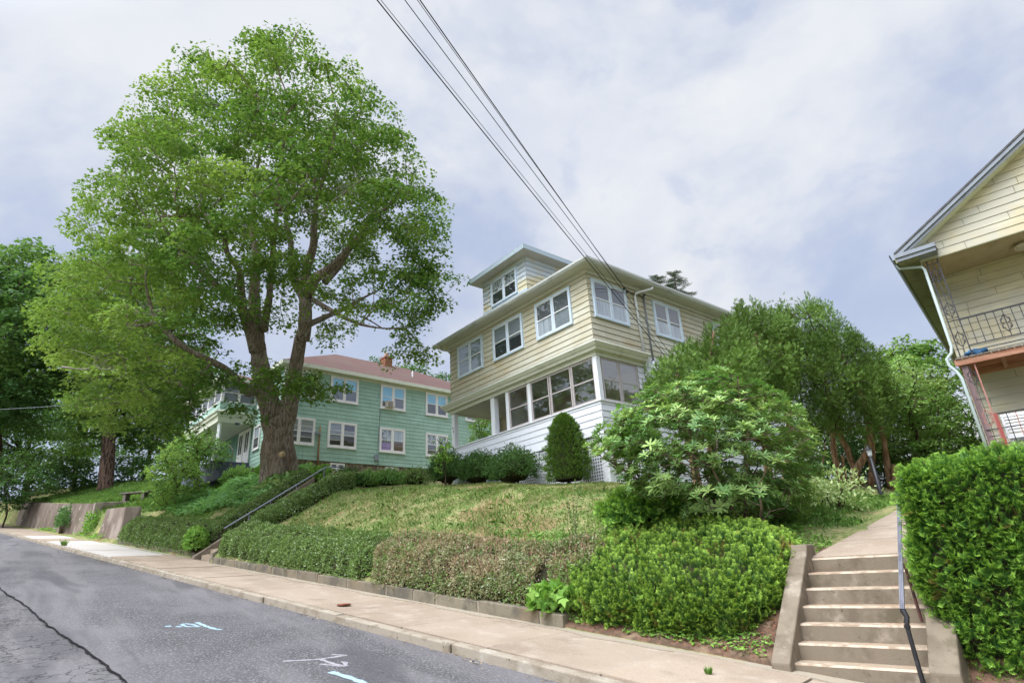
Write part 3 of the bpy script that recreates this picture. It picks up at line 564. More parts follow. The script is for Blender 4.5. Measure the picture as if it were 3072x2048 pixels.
# ------------------------------------------------------------------ the yellow house
Wd,Dp=8.27,13.2; ZO=6.53
yh=thing('house','pale yellow two storey house with white porch base and windowed dormer on its roof','house',(-11.429,12.915,9.031-ZO))
O3=(0,0,ZO)
m=MB(O3); ex=.2025
clap(m,(-Wd-.018,0,0),UX,NF,Wd+.036,-2.52,.0,ex,.024); clap(m,(0,-.018,0),UY,NS,Dp,-2.62,.0,ex,.024,start=-2.52-ex); clap(m,(-Wd,Dp,0),-UY,V3(-1,0,0),Dp+.018,-2.62,0,ex,.024)
m.quad((-Wd,Dp,-6.4),(0,Dp,-6.4),(0,Dp,0),(-Wd,Dp,0)); m.quad((-Wd,-.0,-2.62),(-Wd,Dp,-2.62),(0,Dp,-2.62),(0,0,-2.62),m=1)
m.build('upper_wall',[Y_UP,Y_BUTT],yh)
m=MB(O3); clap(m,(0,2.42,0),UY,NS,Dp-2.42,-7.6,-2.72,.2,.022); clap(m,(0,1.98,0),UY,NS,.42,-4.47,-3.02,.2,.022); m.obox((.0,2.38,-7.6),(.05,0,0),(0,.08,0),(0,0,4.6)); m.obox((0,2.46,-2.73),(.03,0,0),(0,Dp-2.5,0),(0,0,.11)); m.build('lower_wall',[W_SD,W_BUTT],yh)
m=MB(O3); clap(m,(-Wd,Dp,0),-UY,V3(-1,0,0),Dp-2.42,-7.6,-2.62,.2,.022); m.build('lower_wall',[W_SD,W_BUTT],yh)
# roof, soffit, gutter
oh=.46
m=MB(O3); hip(m,-Wd-oh,oh,-oh,Dp+oh,.125,.36); m.build('roof',ROOFG,yh)
m=MB(O3); m.quad((-Wd-oh,-oh,.0),(oh,-oh,.0),(oh,Dp+oh,.0),(-Wd-oh,Dp+oh,.0))
for i in range(70):
    x=-Wd-oh+i*.13
    if x<oh-.02: m.obox((x,-oh+.01,-.006),(.012,0,0),(0,oh-.02,0),(0,0,.004))
for i in range(105):
    y=-oh+i*.13
    if y<Dp: m.obox((.02,y,-.006),(oh-.03,0,0),(0,.012,0),(0,0,.004))
m.box(-Wd-.03,0.03,-.055,-.028,-.13,-.004); m.box(.028,.055,-.055,Dp,-.13,-.004); m.build('soffit',SOFF,yh)
m=MB(O3); gp=[(0,-.02),(.05,-.02),(.105,.05),(.11,.12),(.085,.13),(.08,.1)]
reveal(m,[(-Wd-oh,Dp+oh,-1,1),(-Wd-oh,-oh,-1,-1),(oh,-oh,1,-1),(oh,Dp+oh,1,1)],gp); m.build('gutter',GUT,yh)
# windows: storm sashes over blinds and curtains
q=dict(trim=B_TR,casing=.075,sash=W_PT,sill=0)
zt,zb=-.284,-1.673
window(yh,O3,(0,0,0),UX,NF,-7.646,-5.871,zb,zt,shades={0:[(GCURT,.05,.95)],1:[(GCURT,.05,.95)]},**q)
window(yh,O3,(0,0,0),UX,NF,-5.159,-3.346,zb,zt,shades={0:[(GCURT,.5,.98)],1:[(GCURT,.42,.98)]},backing=DARK,**q)
window(yh,O3,(0,0,0),UX,NF,-2.599,-.787,zb,zt,shades={0:[(CURT,.04,.5)],1:[(GCURT,.04,.5)]},**q)
window(yh,O3,(0,0,0),UY,NS,.16,1.86,zb,zt,shades={0:[(CURT,.03,.52)],1:[(CURT,.03,.52)]},**q)
window(yh,O3,(0,0,0),UY,NS,3.36,4.96,zb,zt,shades={0:[(CURT,.03,.42)],1:[(CURT,.03,.42)]},**q)
window(yh,O3,(0,0,0),UY,NS,7.15,8.2,zb+.3,zt,pairs=1,**q)
# dormer
dx0,dx1,dy,dz=-6.38,-3.52,.5,2.38
m=MB(O3); clap(m,(dx0-.018,dy,0),UX,NF,dx1-dx0+.036,.55,dz,ex,.024,start=.35); clap(m,(dx1,dy-.018,0),UY,NS,4.6,.55,dz,ex,.024,start=.35); clap(m,(dx0,dy+4.6,0),-UY,V3(-1,0,0),4.6,.55,dz,ex,.024)
m.quad((dx0,dy+4.5,.6),(dx1,dy+4.5,.6),(dx1,dy+4.5,dz),(dx0,dy+4.5,dz))
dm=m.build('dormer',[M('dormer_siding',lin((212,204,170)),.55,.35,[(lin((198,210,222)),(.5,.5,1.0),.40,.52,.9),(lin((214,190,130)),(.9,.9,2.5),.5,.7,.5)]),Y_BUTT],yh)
m=MB(O3); e0,e1,f0,f1=dx0-.38,dx1+.45,dy-.45,dy+4.9; hip(m,e0,e1,f0,f1,dz+.165,.22); m.build('dormer_roof',ROOFG,dm)
m=MB(O3); m.quad((e0,f0,dz),(e1,f0,dz),(e1,f1,dz),(e0,f1,dz))
reveal(m,[(e0,f1,-1,1),(e0,f0,-1,-1),(e1,f0,1,-1),(e1,f1,1,1)],[(0,dz),(.02,dz),(.05,dz+.13),(.06,dz+.16),(.0,dz+.166)],1)
for i in range(26): m.obox((e0+.05+i*.14,f0+.01,dz-.006),(.012,0,0),(0,.43,0),(0,0,.004))
m.build('dormer_eave',[SOFF,B_TR],dm)
window(yh,O3,(0,dy,0),UX,NF,-5.78,-4.07,.98,2.17,shades={0:[(LACE,.45,.98)],1:[(LACE,.45,.98)]},backing=DARK,**q)
m=MB(O3); m.box(dx0-.03,dx1+.03,dy-.045,dy-.026,.62,.97); m.build('dormer_base_board',B_TR,dm)
# pent roof over the porch
m=MB(O3); pr=[(0.02,-2.46),(.34,-2.66)]
pth=[(-Wd,2.41,-1,0),(-Wd,0,-1,-1),(0,0,1,-1),(0,2.41,1,0)]
reveal(m,pth,pr,0); reveal(m,pth,[(.34,-2.66),(.35,-2.70),(.33,-2.72),(.30,-2.76),(.27,-2.80),(.23,-2.83),(.20,-2.90),(.06,-2.90),(.06,-3.04),(-.15,-3.04)],1)
m.quad((0,2.41,-2.46),(.34,2.41,-2.66),(.20,2.41,-2.90),(0,2.41,-2.90),m=1); m.build('porch_eave',[M('worn_grey_flashing',lin((142,142,132)),.8,.2,[(lin((90,88,78)),(3,3,3),.48,.66,.8)]),G_CR],yh)
# porch shell
m=MB(O3); clap(m,(-Wd-.018,0,0),UX,NF,Wd+.036,-5.37,-4.5,.205,.02,start=-5.41); clap(m,(0,-.018,0),UY,NS,2.42,-5.37,-4.5,.205,.02,start=-5.41); clap(m,(-Wd,2.42,0),-UY,V3(-1,0,0),2.44,-5.37,-4.5,.205,.02,start=-5.41)
m.quad((-Wd,.1,-5.3),(0,.1,-5.3),(0,.1,-4.5),(-Wd,.1,-4.5)); m.build('porch_parapet',[W_SD,W_BUTT],yh)
m=MB(O3); m.box(-Wd-.05,.05,-.05,.12,-4.5,-4.465); m.box(-.1,.05,.12,2.4,-4.5,-4.465); m.box(-Wd-.05,-Wd+.1,.12,2.4,-4.5,-4.465)
m.box(-Wd-.03,.03,-.035,.0,-5.51,-5.375); m.box(.0,.035,-.035,2.4,-5.51,-5.375); m.build('porch_ledge',W_PT,yh)
m=MB(O3); m.box(-Wd+.01,-.01,.02,2.5,-5.36,-5.28); m.build('porch_floor',GPAINT,yh)
m=MB(O3); m.box(-Wd+.02,-.02,.05,2.55,-3.02,-2.98); m.build('porch_ceiling',CREAM,yh)
m=MB(O3); m.box(-Wd+.02,-.02,2.42,2.5,-5.28,-3.02)
for z in np.arange(-5.2,-3.1,.16): m.box(-Wd+.0,-.03,2.41,2.418,z,z+.012)
m.build('porch_back_wall',PBEIGE,yh)
m=MB(O3); m.box(-Wd,-Wd+.2,-.01,.19,-4.465,-3.04); m.build('porch_post',W_PT,yh)
m=MB(O3); m.box(-5.55,-5.32,-.01,.19,-4.465,-3.04); m.build('porch_post',W_PT,yh)
m=MB(O3); m.box(-.13,.035,-.035,.14,-4.465,-3.02); m.build('porch_post',W_PT,yh)
m=MB(O3); m.box(-Wd,-Wd+.2,2.24,2.44,-4.465,-3.04); m.build('porch_post',W_PT,yh)
for x0,x1 in ((-4.62,-4.44),(-3.36,-3.2)):
    m=MB(O3); m.box(x0,x1,-.012,.12,-4.465,-3.03); m.build('porch_post',W_PT,yh)
FR=M('taupe_storm_frame',lin((176,168,164)),.5,.4)
for l,r in ((-4.44,-3.36),(-3.2,-2.24),(-2.2,-1.17),(-1.15,-.13)):
    window(yh,(0,0,ZO),(0,.06,0),UX,NF,l,r,-4.46,-3.05,FR,pairs=1,casing=.03,glass=GLP,sill=0,backing=False,name='porch_window')
window(yh,(0,0,ZO),(-.06,0,0),UY,NS,.2,1.03,-4.46,-3.05,FR,pairs=1,casing=.03,glass=GLP,sill=0,backing=False,name='porch_window')
window(yh,(0,0,ZO),(-.06,0,0),UY,NS,1.05,1.95,-4.46,-3.05,FR,pairs=1,casing=.03,glass=GLP,sill=0,backing=False,name='porch_window')
m=MB(O3); m.box(-4.55,-4.5,.12,2.42,-5.28,-3.02); m.build('porch_partition',CREAM,yh)
m=MB(O3); m.box(-2.9,-2.05,2.38,2.415,-5.25,-3.3); m.build('porch_door',W_PT,yh)
# house number on the corner post
cu=bpy.data.curves.new('digits','FONT')
def digits(txt,loc,rot,size,mat,parent,name,extr=.004):
    c=bpy.data.curves.new(name,'FONT'); c.body=txt; c.size=size; c.extrude=extr; c.align_x='CENTER'
    o=bpy.data.objects.new(name,c); COL.objects.link(o); dg=bpy.context.evaluated_depsgraph_get(); dg.update()
    me=bpy.data.meshes.new_from_object(o.evaluated_get(dg)); bpy.data.objects.remove(o)
    me.materials.clear(); me.materials.append(mat); q=link(bpy.data.objects.new(name,me),parent); q.location=loc; q.rotation_euler=rot; return q
digits('9',(-Wd+.085,-.016,ZO-3.69),(math.pi/2,0,0),.15,IRON,yh,'house_number'); digits('7',(-Wd+.125,-.016,ZO-3.84),(math.pi/2,0,0),.15,IRON,yh,'house_number')
# lattice skirt and white piers
def lattice(x0,x1,y,z0,z1,along='x'):
    m=MB(O3); p=.096
    n=int((x1-x0)/p)
    for i in range(n+1):
        x=x0+i*p
        if along=='x': m.box(x,x+.04,y-.012,y,z0,z1)
        else: m.box(y,y+.012,x,x+.04,z0,z1)
    for j in range(int((z1-z0)/p)+1):
        z=z0+j*p
        if along=='x': m.box(x0,x1+.04,y-.02,y-.012,z,z+.04)
        else: m.box(y+.012,y+.02,x0,x1+.04,z,z+.04)
    m.build('lattice_panel',W_PT,yh)
for x0,x1 in ((-8.0,-6.2),(-5.93,-3.32),(-3.0,-1.5),(-1.25,-.2)): lattice(x0,x1-.06,.05,-6.95,-5.5)
lattice(.1,2.3,-.06,-6.95,-5.5,'y')
BW=M('whitewashed_brick',lin((214,216,218)),.8,.2,[(lin((180,180,180)),(9,9,26),.5,.58,.6)],(24,.4))
for x in (-8.24,-6.2,-3.28,-1.5,-.2): m=MB(O3); m.box(x,x+.25,-.02,.24,-7.1,-5.5); m.build('porch_pier',BW,yh)
m=MB(O3); m.box(-Wd+.05,-.05,2.35,2.45,-7.2,-5.3); m.box(-Wd+.02,-Wd+.06,.2,2.4,-7.2,-5.5); m.build('porch_foundation',STONE,yh)
# downspout, conduit, service insulators
m=MB(O3); m.tube([(.44,2.94,.03),(.44,2.94,-.1),(.12,2.36,-.30),(.075,2.34,-.42),(.075,2.40,-2.5)],.042,8); m.build('downspout',W_PT,yh,True)
m=MB(O3); m.tube([(.27,2.33,-2.72),(.27,2.33,-2.82),(.06,2.36,-3.1),(.06,2.36,-5.6)],.04,8); m.build('downspout',GUT,yh,True)
m=MB(O3); m.tube([(.06,2.86,-.3),(.06,2.86,-2.78)],.03,8); m.tube([(.06,2.86,-.3),(.10,2.86,-.22),(.16,2.84,-.24)],.035,8,cap=True); m.build('service_mast',M('grey_conduit',lin((120,124,128)),.5,.4),yh,True)
m=MB(O3); m.tube([(.06,2.86,-2.75),(.06,2.86,-5.0)],.035,8); m.build('conduit',W_PT,yh,True)
for y,z in ((1.76,-.28),(1.92,-.35),(2.44,-.26)): m=MB(O3); m.tube([(.02,y,z),(.13,y,z)],[.02,.03],8); m.tube([(.08,y,z),(.14,y,z)],.045,8); m.build('insulator',IRON,yh)
m=MB(O3); m.tube([(-Wd-.30,-.30,.0),(-Wd-.30,-.30,-.1),(-Wd-.06,-.06,-.2),(-Wd-.04,-.02,-.3)],.04,8); m.build('downspout',GUT,yh,True)
# ------------------------------------------------------------------ overhead cables
WX=-11.429; WIRE=M('black_cable',(.012,.012,.013),.6,.3)
def cable(label,top,end,r,sag=.06,ext=4.0,dtop=9.5):
    p0=at(*top,dtop); p0=p0+(p0-end)/np.linalg.norm(p0-end)*ext; n=26; P=[]
    for i in range(n+1):
        q=i/n; p=p0+(end-p0)*q; P.append(p-np.array([0,0,sag*4*q*(1-q)]))
    o=MB(-p0); o.tube(P,r,6); ob=o.build('overhead_cable',WIRE,None,True); ob.location=tuple(p0); tag(ob,label,'cable','overhead cables to the yellow house')
sideP=lambda y,z,d=.12: np.array([WX+d,12.915+y,9.031+z])
B_=lambda x,y:((1740+x/4.126)*.765625,(760+y/4.126)*.765625)
e1=atX(*B_(1095,1322),WX+.1); e2=atX(*B_(1152,1282),WX+.1)
cable('thick black cable dropping across the siding to the cedar tops, well below the insulators',(862,-8),e1,.012,.05)
cable('thinner cable running close beside the thick one that drops to the cedar tops',(869,-8),e1+np.array([0,.05,.16]),.006,.02)
cable('thin middle cable crossing the corner window of the yellow house',(926,-8),e2,.0085,.05)
cable('thick twisted cable ending at the upper insulator under the gutter',(961,-8),sideP(1.76,-.28),.011,.05)
cable('thin cable tight beside the twisted one, ending at the lower insulator',(957,-8),sideP(1.92,-.35),.006,.09)
m=MB(); P=[sideP(1.76,-.28),sideP(2.1,-.36),sideP(2.44,-.27),sideP(2.7,-.4),sideP(2.86,-.26,.16)]; m.tube(P,.012,6); P=[sideP(1.92,-.35),sideP(2.2,-.42),sideP(2.5,-.36),sideP(2.84,-.27,.15)]; m.tube(P,.008,6)
tag(m.build('service_drop',WIRE,None,True),'slack black service wires looping from insulators to the grey conduit head','cable')
# ------------------------------------------------------------------ the green house
GA=1.634; gd=V3(math.cos(GA),math.sin(GA),0); gin=V3(-math.sin(GA),math.cos(GA),0); GC=V3(-29.726,13.25,0)+gd*(-4.22); ZB=4.6
gh=thing('house','mint green shingled two storey house with red brown roof and brick chimney','house',(GC[0],GC[1],ZB),GA); GO=(0,0,-ZB)
# local: X back along the side wall, Y into the house
U,NO=UX,V3(0,-1,0); s0=4.22; GL=15.5; GWd=10.0
m=MB(GO); gx=.2155
clap(m,(-.01,0,0),U,NO,GL,5.64,10.5,gx,.02,seg=.32,jit=.006,joint=0); clap(m,(0,GWd,0),-UY,V3(-1,0,0),GWd+.01,5.64,10.5,gx,.02,seg=.6,jit=.005)
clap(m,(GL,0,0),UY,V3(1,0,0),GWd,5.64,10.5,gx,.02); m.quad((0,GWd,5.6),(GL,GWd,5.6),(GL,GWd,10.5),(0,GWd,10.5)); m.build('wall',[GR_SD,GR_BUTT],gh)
m=MB(GO); m.box(.06,GL-.06,.05,GWd-.05,3.8,5.66); m.build('foundation',STONE,gh)
m=MB(GO); RS=.56; zr=hip(m,-.35,GL+.35,-.38,GWd+.38,10.66,RS); m.build('roof',ROOFR,gh); roof=gh.children[-1]
m=MB(GO); m.box(-.33,GL+.33,-.36,GWd+.36,10.5,10.56); m.box(-.35,GL+.35,-.40,-.37,10.46,10.66); m.box(-.37,-.34,-.4,GWd+.4,10.46,10.66); m.box(0,GL,-.03,-.005,10.36,10.5); m.build('eave',G_CR,gh)
m=MB(GO); cx,cy=4.22+4.35,4.5; m.box(cx-.29,cx+.29,cy-.29,cy+.29,12.6,13.85); m.box(cx-.33,cx+.33,cy-.33,cy+.33,13.85,13.95); m.box(cx-.42,cx+.42,cy-.42,cy+.42,12.6,13.16,1); m.tube([(cx,cy,14.05),(cx,cy,14.3)],.15,10,2)
m.build('chimney',[BRICK,M('grey_flashing',lin((170,178,184)),.5,.4),M('clay_flue',lin((170,140,124)),.9,.1)],roof)
m=MB(GO); m.tube([(s0+4.8,1.9,11.75),(s0+4.8,1.9,12.35)],.05,8); m.build('vent_pipe',W_PT,roof)
gw=dict(trim=G_TR,casing=.1)
ut,ub,lt,lb=10.364,8.914,7.802,6.392
cy_=lambda a:[(CYAN,a,.99)]
window(gh,GO,(s0,0,0),U,NO,-4.15,-2.47,ub,ut,shades={0:cy_(.52),1:cy_(.52)},backing=ROOM,**gw)
window(gh,GO,(s0,0,0),U,NO,-1.743,-.063,ub,ut,shades={0:cy_(.5),1:cy_(.5)},**gw)
window(gh,GO,(s0,0,0),U,NO,1.36,3.044,ub,ut,shades={0:cy_(.28),1:cy_(.5)},**gw)
window(gh,GO,(s0,0,0),U,NO,4.508,6.162,ub,ut,shades={0:cy_(.5),1:cy_(.5)},backing=DARK,**gw)
window(gh,GO,(s0,0,0),U,NO,7.6,9.2,ub,ut,shades={0:cy_(.5),1:cy_(.5)},**gw)
window(gh,GO,(s0,0,0),U,NO,-4.15,-2.47,lb,lt,shades={0:[(GCURT,.5,.98)],1:[(GCURT,.46,.98)]},extra_rails=((.72,.25),(.72,.25)),**gw)
window(gh,GO,(s0,0,0),U,NO,-1.743,-.063,lb,lt,shades={0:[(GCURT,.3,.95)],1:[(GCURT,.45,.7)]},extra_rails=((.25,.68),(.68,)),backing=DARK,**gw)
window(gh,GO,(s0,0,0),U,NO,1.36,3.044,lb,lt,shades={0:[(PURP,.02,.36),(LACE,.42,.97)],1:[(CURT,.5,.97),(M('brown_blind',lin((120,96,86)),.9,.1),.03,.42)]},**gw)
window(gh,GO,(s0,0,0),U,NO,4.508,6.162,lb,lt,shades={0:[(LACE,.5,.97)],1:[(LACE,.5,.97)]},extra_rails=((.22,.7),(.22,.7)),**gw)
for l,r in ((-1.48,-.68),(1.81,2.63)): window(gh,GO,(s0,.05,0),U,NO,l,r,5.02,5.57,G_TR,casing=.05,pairs=2,sill=0,backing=DARK,name='basement_window')
m=MB(GO); m.box(s0+1.08,s0+1.3,-.14,-.01,5.86,6.18); m.tube([(s0+1.34,-.04,5.4),(s0+1.34,-.04,8.85)],.012,5); m.tube([(s0+1.2,-.06,6.18),(s0+1.28,-.05,7.2),(s0+1.40,-.04,8.8)],.008,5); m.build('meter_box',SLATE,gh)
m=MB(GO); m.tube([(s0-2.34,-.06,7.0),(s0-2.34,-.13,7.0)],.06,8); m.tube([(s0-2.4,-.12,6.98),(s0-2.5,-.2,7.02)],[.05,.07],8); m.tube([(s0-2.28,-.12,6.98),(s0-2.2,-.2,7.02)],[.05,.07],8); m.build('flood_light',SLATE,gh)
gp=lambda x,y,z: GC+gd*x+gin*y+V3(0,0,z)
o=MB(); c=gp(s0+1.66,-.02,8.99); o.obox((0,0,0),gd*.5,-gin*.34,Zv*.36); o.obox(gd*.03-gin*.345+Zv*.04,gd*.3,-gin*.012,Zv*.28,1)
for k in range(7): o.obox(gd*.04-gin*.357+Zv*(.06+k*.037),gd*.28,-gin*.006,Zv*.012)
ac=o.build('air_conditioner',[M('beige_metal',lin((196,186,178)),.5,.4),M('coil_dark',lin((110,106,100)),.6,.3)],bevel=.01); ac.location=tuple(c); tag(ac,'small beige window air conditioner in the upper window of the green house','air conditioner')
pw=gp(s0-2.2,-.10,5.3); o=MB(); o.tube([V3(0,0,0),-gd*.02+V3(0,0,1.1),V3(0,0,2.15)],[.055,.05,.04],8); po=o.build('wooden_pole',BWOOD,smooth=True); po.location=tuple(pw); tag(po,'bare bleached wooden pole standing against the green shingle wall','pole')
# front porches of the green house (front wall is local X=0, porch stands out to -X)
px0,px1,py0,py1=-1.85,0,4.1,GWd
m=MB(GO); m.box(px0,px1,py0,py1,5.92,6.04); m.build('porch_floor',GPAINT,gh)
m=MB(GO)
for i in range(5): m.box(px0+.05-0.0,-.05,py0-.28*i-.02,py0-.28*i+.3,4.95,6.0-.19*i)
m.box(px0-.012,px0,py0,py1,5.0,5.9)
m.box(px0,px1,py0+.02,py0+.04,4.0,5.0)
m.build('porch_steps',GPAINT,gh)
m=MB(GO); m.box(px0-.06,px1,py0-.06,py1+.06,8.12,8.2); reveal(m,[(px1,py0,0,-1),(px0,py0,-1,-1),(px0,py1,-1,0)],[(.22,8.72),(.24,8.66),(.16,8.58),(.15,8.46),(.06,8.42),(.05,8.14),(-.1,8.12)]); m.quad((px1,py0-.22,8.72),(px0-.22,py0-.22,8.72),(px0,py0,8.8),(px1,py0,8.8)); m.quad((px0-.22,py0-.22,8.72),(px0-.22,py1,8.72),(px0,py1,8.8),(px0,py0,8.8)); m.build('porch_cornice',G_CR,gh)
for y in (py0+.02,py1-.22):
    m=MB(GO); m.tube([(px0+.12,y+.1,6.0),(px0+.12,y+.1,8.14)],[.115,.10],4); m.box(px0,px0+.24,y-.02,y+.22,5.0,6.9); m.build('porch_post',W_PT,gh)
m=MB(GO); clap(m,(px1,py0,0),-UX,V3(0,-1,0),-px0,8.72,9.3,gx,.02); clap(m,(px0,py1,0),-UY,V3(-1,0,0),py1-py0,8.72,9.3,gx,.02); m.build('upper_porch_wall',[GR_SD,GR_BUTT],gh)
m=MB(GO); m.quad((px0+.04,py0+.04,9.3),(px1,py0+.04,9.3),(px1,py0+.04,10.4),(px0+.04,py0+.04,10.4),m=1); m.quad((px0+.04,py1,9.3),(px0+.04,py0,9.3),(px0+.04,py0,10.4),(px0+.04,py1,10.4),m=1)
for x in (px0,px0+.85,px1-.1): m.box(x,x+.14,py0-.01,py0+.1,9.28,10.45)
for y in (py0,py0+1.1,py0+2.3,py0+3.5,py0+4.7,py1-.14): m.box(px0-.01,px0+.1,y,y+.14,9.28,10.45)
m.box(px0-.03,px1,py0-.03,py0+.1,9.26,9.32); m.box(px0-.03,px0+.1,py0,py1,9.26,9.32); m.box(px0,px1,py0,py0+.06,9.8,9.84)
m.build('upper_porch_screen',[G_TR,M('dim_screen',lin((120,124,134)),.4,.4)],gh)
m=MB(GO); hip(m,px0-.4,.6,py0-.4,py1+.38,10.62,.45); m.box(px0-.38,-.3,py0-.38,py1+.36,10.44,10.58,1); m.build('porch_roof',[ROOFR,G_CR],gh)
m=MB(GO); m.box(-.03,-.0,py0,GWd,6.04,8.13); m.build('porch_wall',GR_DK,gh)
for y in (4.25,5.25):
    m=MB(GO); m.box(-.08,-.031,y,y+.92,6.05,8.06); m.build('porch_door',[G_TR],gh); d=gh.children[-1]
    g=MB(GO); g.box(-.088,-.081,y+.2,y+.42,6.75,7.85); g.box(-.088,-.081,y+.5,y+.72,6.75,7.85); g.build('door_pane',M('door_glass',(.05,.06,.06),.05,.6),d)
window(gh,GO,(0,3.9,0),-UY,V3(-1,0,0),.15,1.1,6.6,7.95,G_TR,pairs=1,shades={0:[(CURT,.5,.97)]})
window(gh,GO,(0,3.9,0),-UY,V3(-1,0,0),.3,1.9,8.95,10.3,G_TR,shades={0:[(GCURT,.5,.97)]})
m=MB(GO); m.box(-.025,.03,-.025,.12,5.7,10.48); m.build('corner_board',G_TR,gh)
m=MB(GO); m.tube([(-.9,4.0,8.12),(-.9,4.0,8.04)],[.14,.11],12); m.build('ceiling_lamp',GPAINT,gh)
for dz_ in (0,):
    m=MB(GO); m.tube([(-1.2,3.2,5.2),(-1.2,3.2,6.5),(-1.2,4.1,6.95)],.025,6); m.build('step_handrail',GWOOD,gh)
# ------------------------------------------------------------------ the cream house on the right
RA_=.163; RC=V3(-3.378,16.59,0); RZ=0.6
rh=thing('house','cream shingled gabled house with two open porches and wrought iron railings','house',(RC[0],RC[1],RZ),RA_); RO_=(0,0,-RZ)
RW=6.6; RL=12.5; ZG=6.62; ZD=3.98; ZL=1.62; PD=1.45; RSL=.62; EV=6.88
rid=RW/2; zrid=EV+(rid+.46)*RSL
roofz=lambda x: EV+(min(x,RW-x)+.46)*RSL
m=MB(RO_)
def tri_ends(z):
    x=max(0,(z+.06-EV)/RSL-.46); return (x,RW-x)
clap(m,(0,0,0),UX,NF,RW,ZG,zrid-.1,.197,.018,ends=tri_ends,joint=1.35)
clap(m,(0,PD,0),UX,NF,RW,ZL-.2,ZG+.02,.197,.018,joint=1.35)
clap(m,(0,RL,0),-UY,V3(-1,0,0),RL-PD,.2,6.66,.197,.018,joint=1.4); clap(m,(RW,PD,0),UY,NS,RL-PD,.2,6.66,.197,.018)
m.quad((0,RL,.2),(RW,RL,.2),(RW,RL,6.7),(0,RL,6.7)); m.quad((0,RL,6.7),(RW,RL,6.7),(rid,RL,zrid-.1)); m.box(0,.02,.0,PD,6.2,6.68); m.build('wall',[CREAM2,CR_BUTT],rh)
m=MB(RO_); m.box(-.005,RW,-.015,.02,ZG-.02,ZG+.015); m.quad((0,.02,ZG-.005),(RW,.02,ZG-.005),(RW,PD,ZG-.005),(0,PD,ZG-.005),m=1)
for i in range(62): m.box(.05+i*.106,.056+i*.106,.03,PD-.02,ZG-.012,ZG-.006,1)
m.build('porch_ceiling',[GTRIM,M('tan_beadboard',lin((176,160,132)),.7,.2,[(lin((150,134,104)),2,.45,.7,.6)])],rh)
m=MB(RO_); m.box(0,RW,PD-.03,RL,.0,ZL-.1); m.build('foundation',CONC,rh)
m=MB(RO_)
for sgn in (0,1):
    X=lambda x: x if not sgn else RW-x
    y0,y1=-.38,RL+.3
    P=[(X(-.46),y0,EV+.06),(X(rid),y0,zrid+.06),(X(rid),y1,zrid+.06),(X(-.46),y1,EV+.06)]; m.quad(*P); m.quad(*[(p[0],p[1],p[2]-.05) for p in P],m=0)
    m.quad(P[0],P[1],(P[1][0],y0,P[1][2]-.05),(P[0][0],y0,P[0][2]-.05))
m.build('roof',ROOFG,rh)
m=MB(RO_)
for sgn in (0,1):
    X=lambda x: x if not sgn else RW-x
    for (yy,w,zz,mi) in ((-.36,.10,0,0),(-.31,.09,-.10,0)):
        m.quad((X(-.46),yy,EV+zz),(X(rid),yy,zrid+zz),(X(rid),yy,zrid+zz-w),(X(-.46),yy,EV+zz-w),m=mi)
    m.quad((X(-.46),-.36,EV-.1),(X(rid),-.36,zrid-.1),(X(rid),-.30,zrid-.1),(X(-.46),-.30,EV-.1)); m.quad((X(-.44),-.31,EV-.19),(X(rid),-.31,zrid-.19),(X(rid),0,zrid-.19),(X(-.44),0,EV-.19),m=1)
    a,b=sorted((X(-.46),X(.42))); m.box(a,b,-.40,-.0,EV-.1,EV+.0); m.box(a+.02,b-.02,-.36,-.02,EV-.2,EV-.1)
m.build('rake_board',[SLATE,G_CR],rh)
m=MB(RO_); m.box(-.46,.0,-.3,RL+.3,EV-.22,EV-.19); m.box(-.47,-.44,-.36,RL+.3,EV-.22,EV+.03); m.box(-.24,-.2,-.3,RL,EV-.235,EV-.222); m.box(RW,RW+.46,-.3,RL+.3,EV-.22,EV-.19); m.build('soffit',GTRIM,rh)
m=MB(RO_); reveal(m,[(-.46,-.36,-1,0),(-.46,RL+.3,-1,0)],[(0,EV-.12),(.06,EV-.12),(.11,EV-.04),(.115,EV+.04),(.09,EV+.045)]); m.build('gutter',SLATE,rh)
m=MB(RO_); m.tube([(-.5,.02,EV-.1),(-.47,.02,EV-.24),(-.16,-.0,EV-.34),(.0,-.03,EV-.40),(.035,-.05,EV-.5),(.02,-.05,4.3),(-.02,-.07,4.14),(-.15,-.07,4.02),(-.15,-.07,3.86),(-.05,-.07,3.68),(.0,-.06,3.5),(.0,-.06,.9)],.036,8); m.build('downspout',M('pale_grey_downspout',lin((178,190,188)),.45,.4),rh,True)
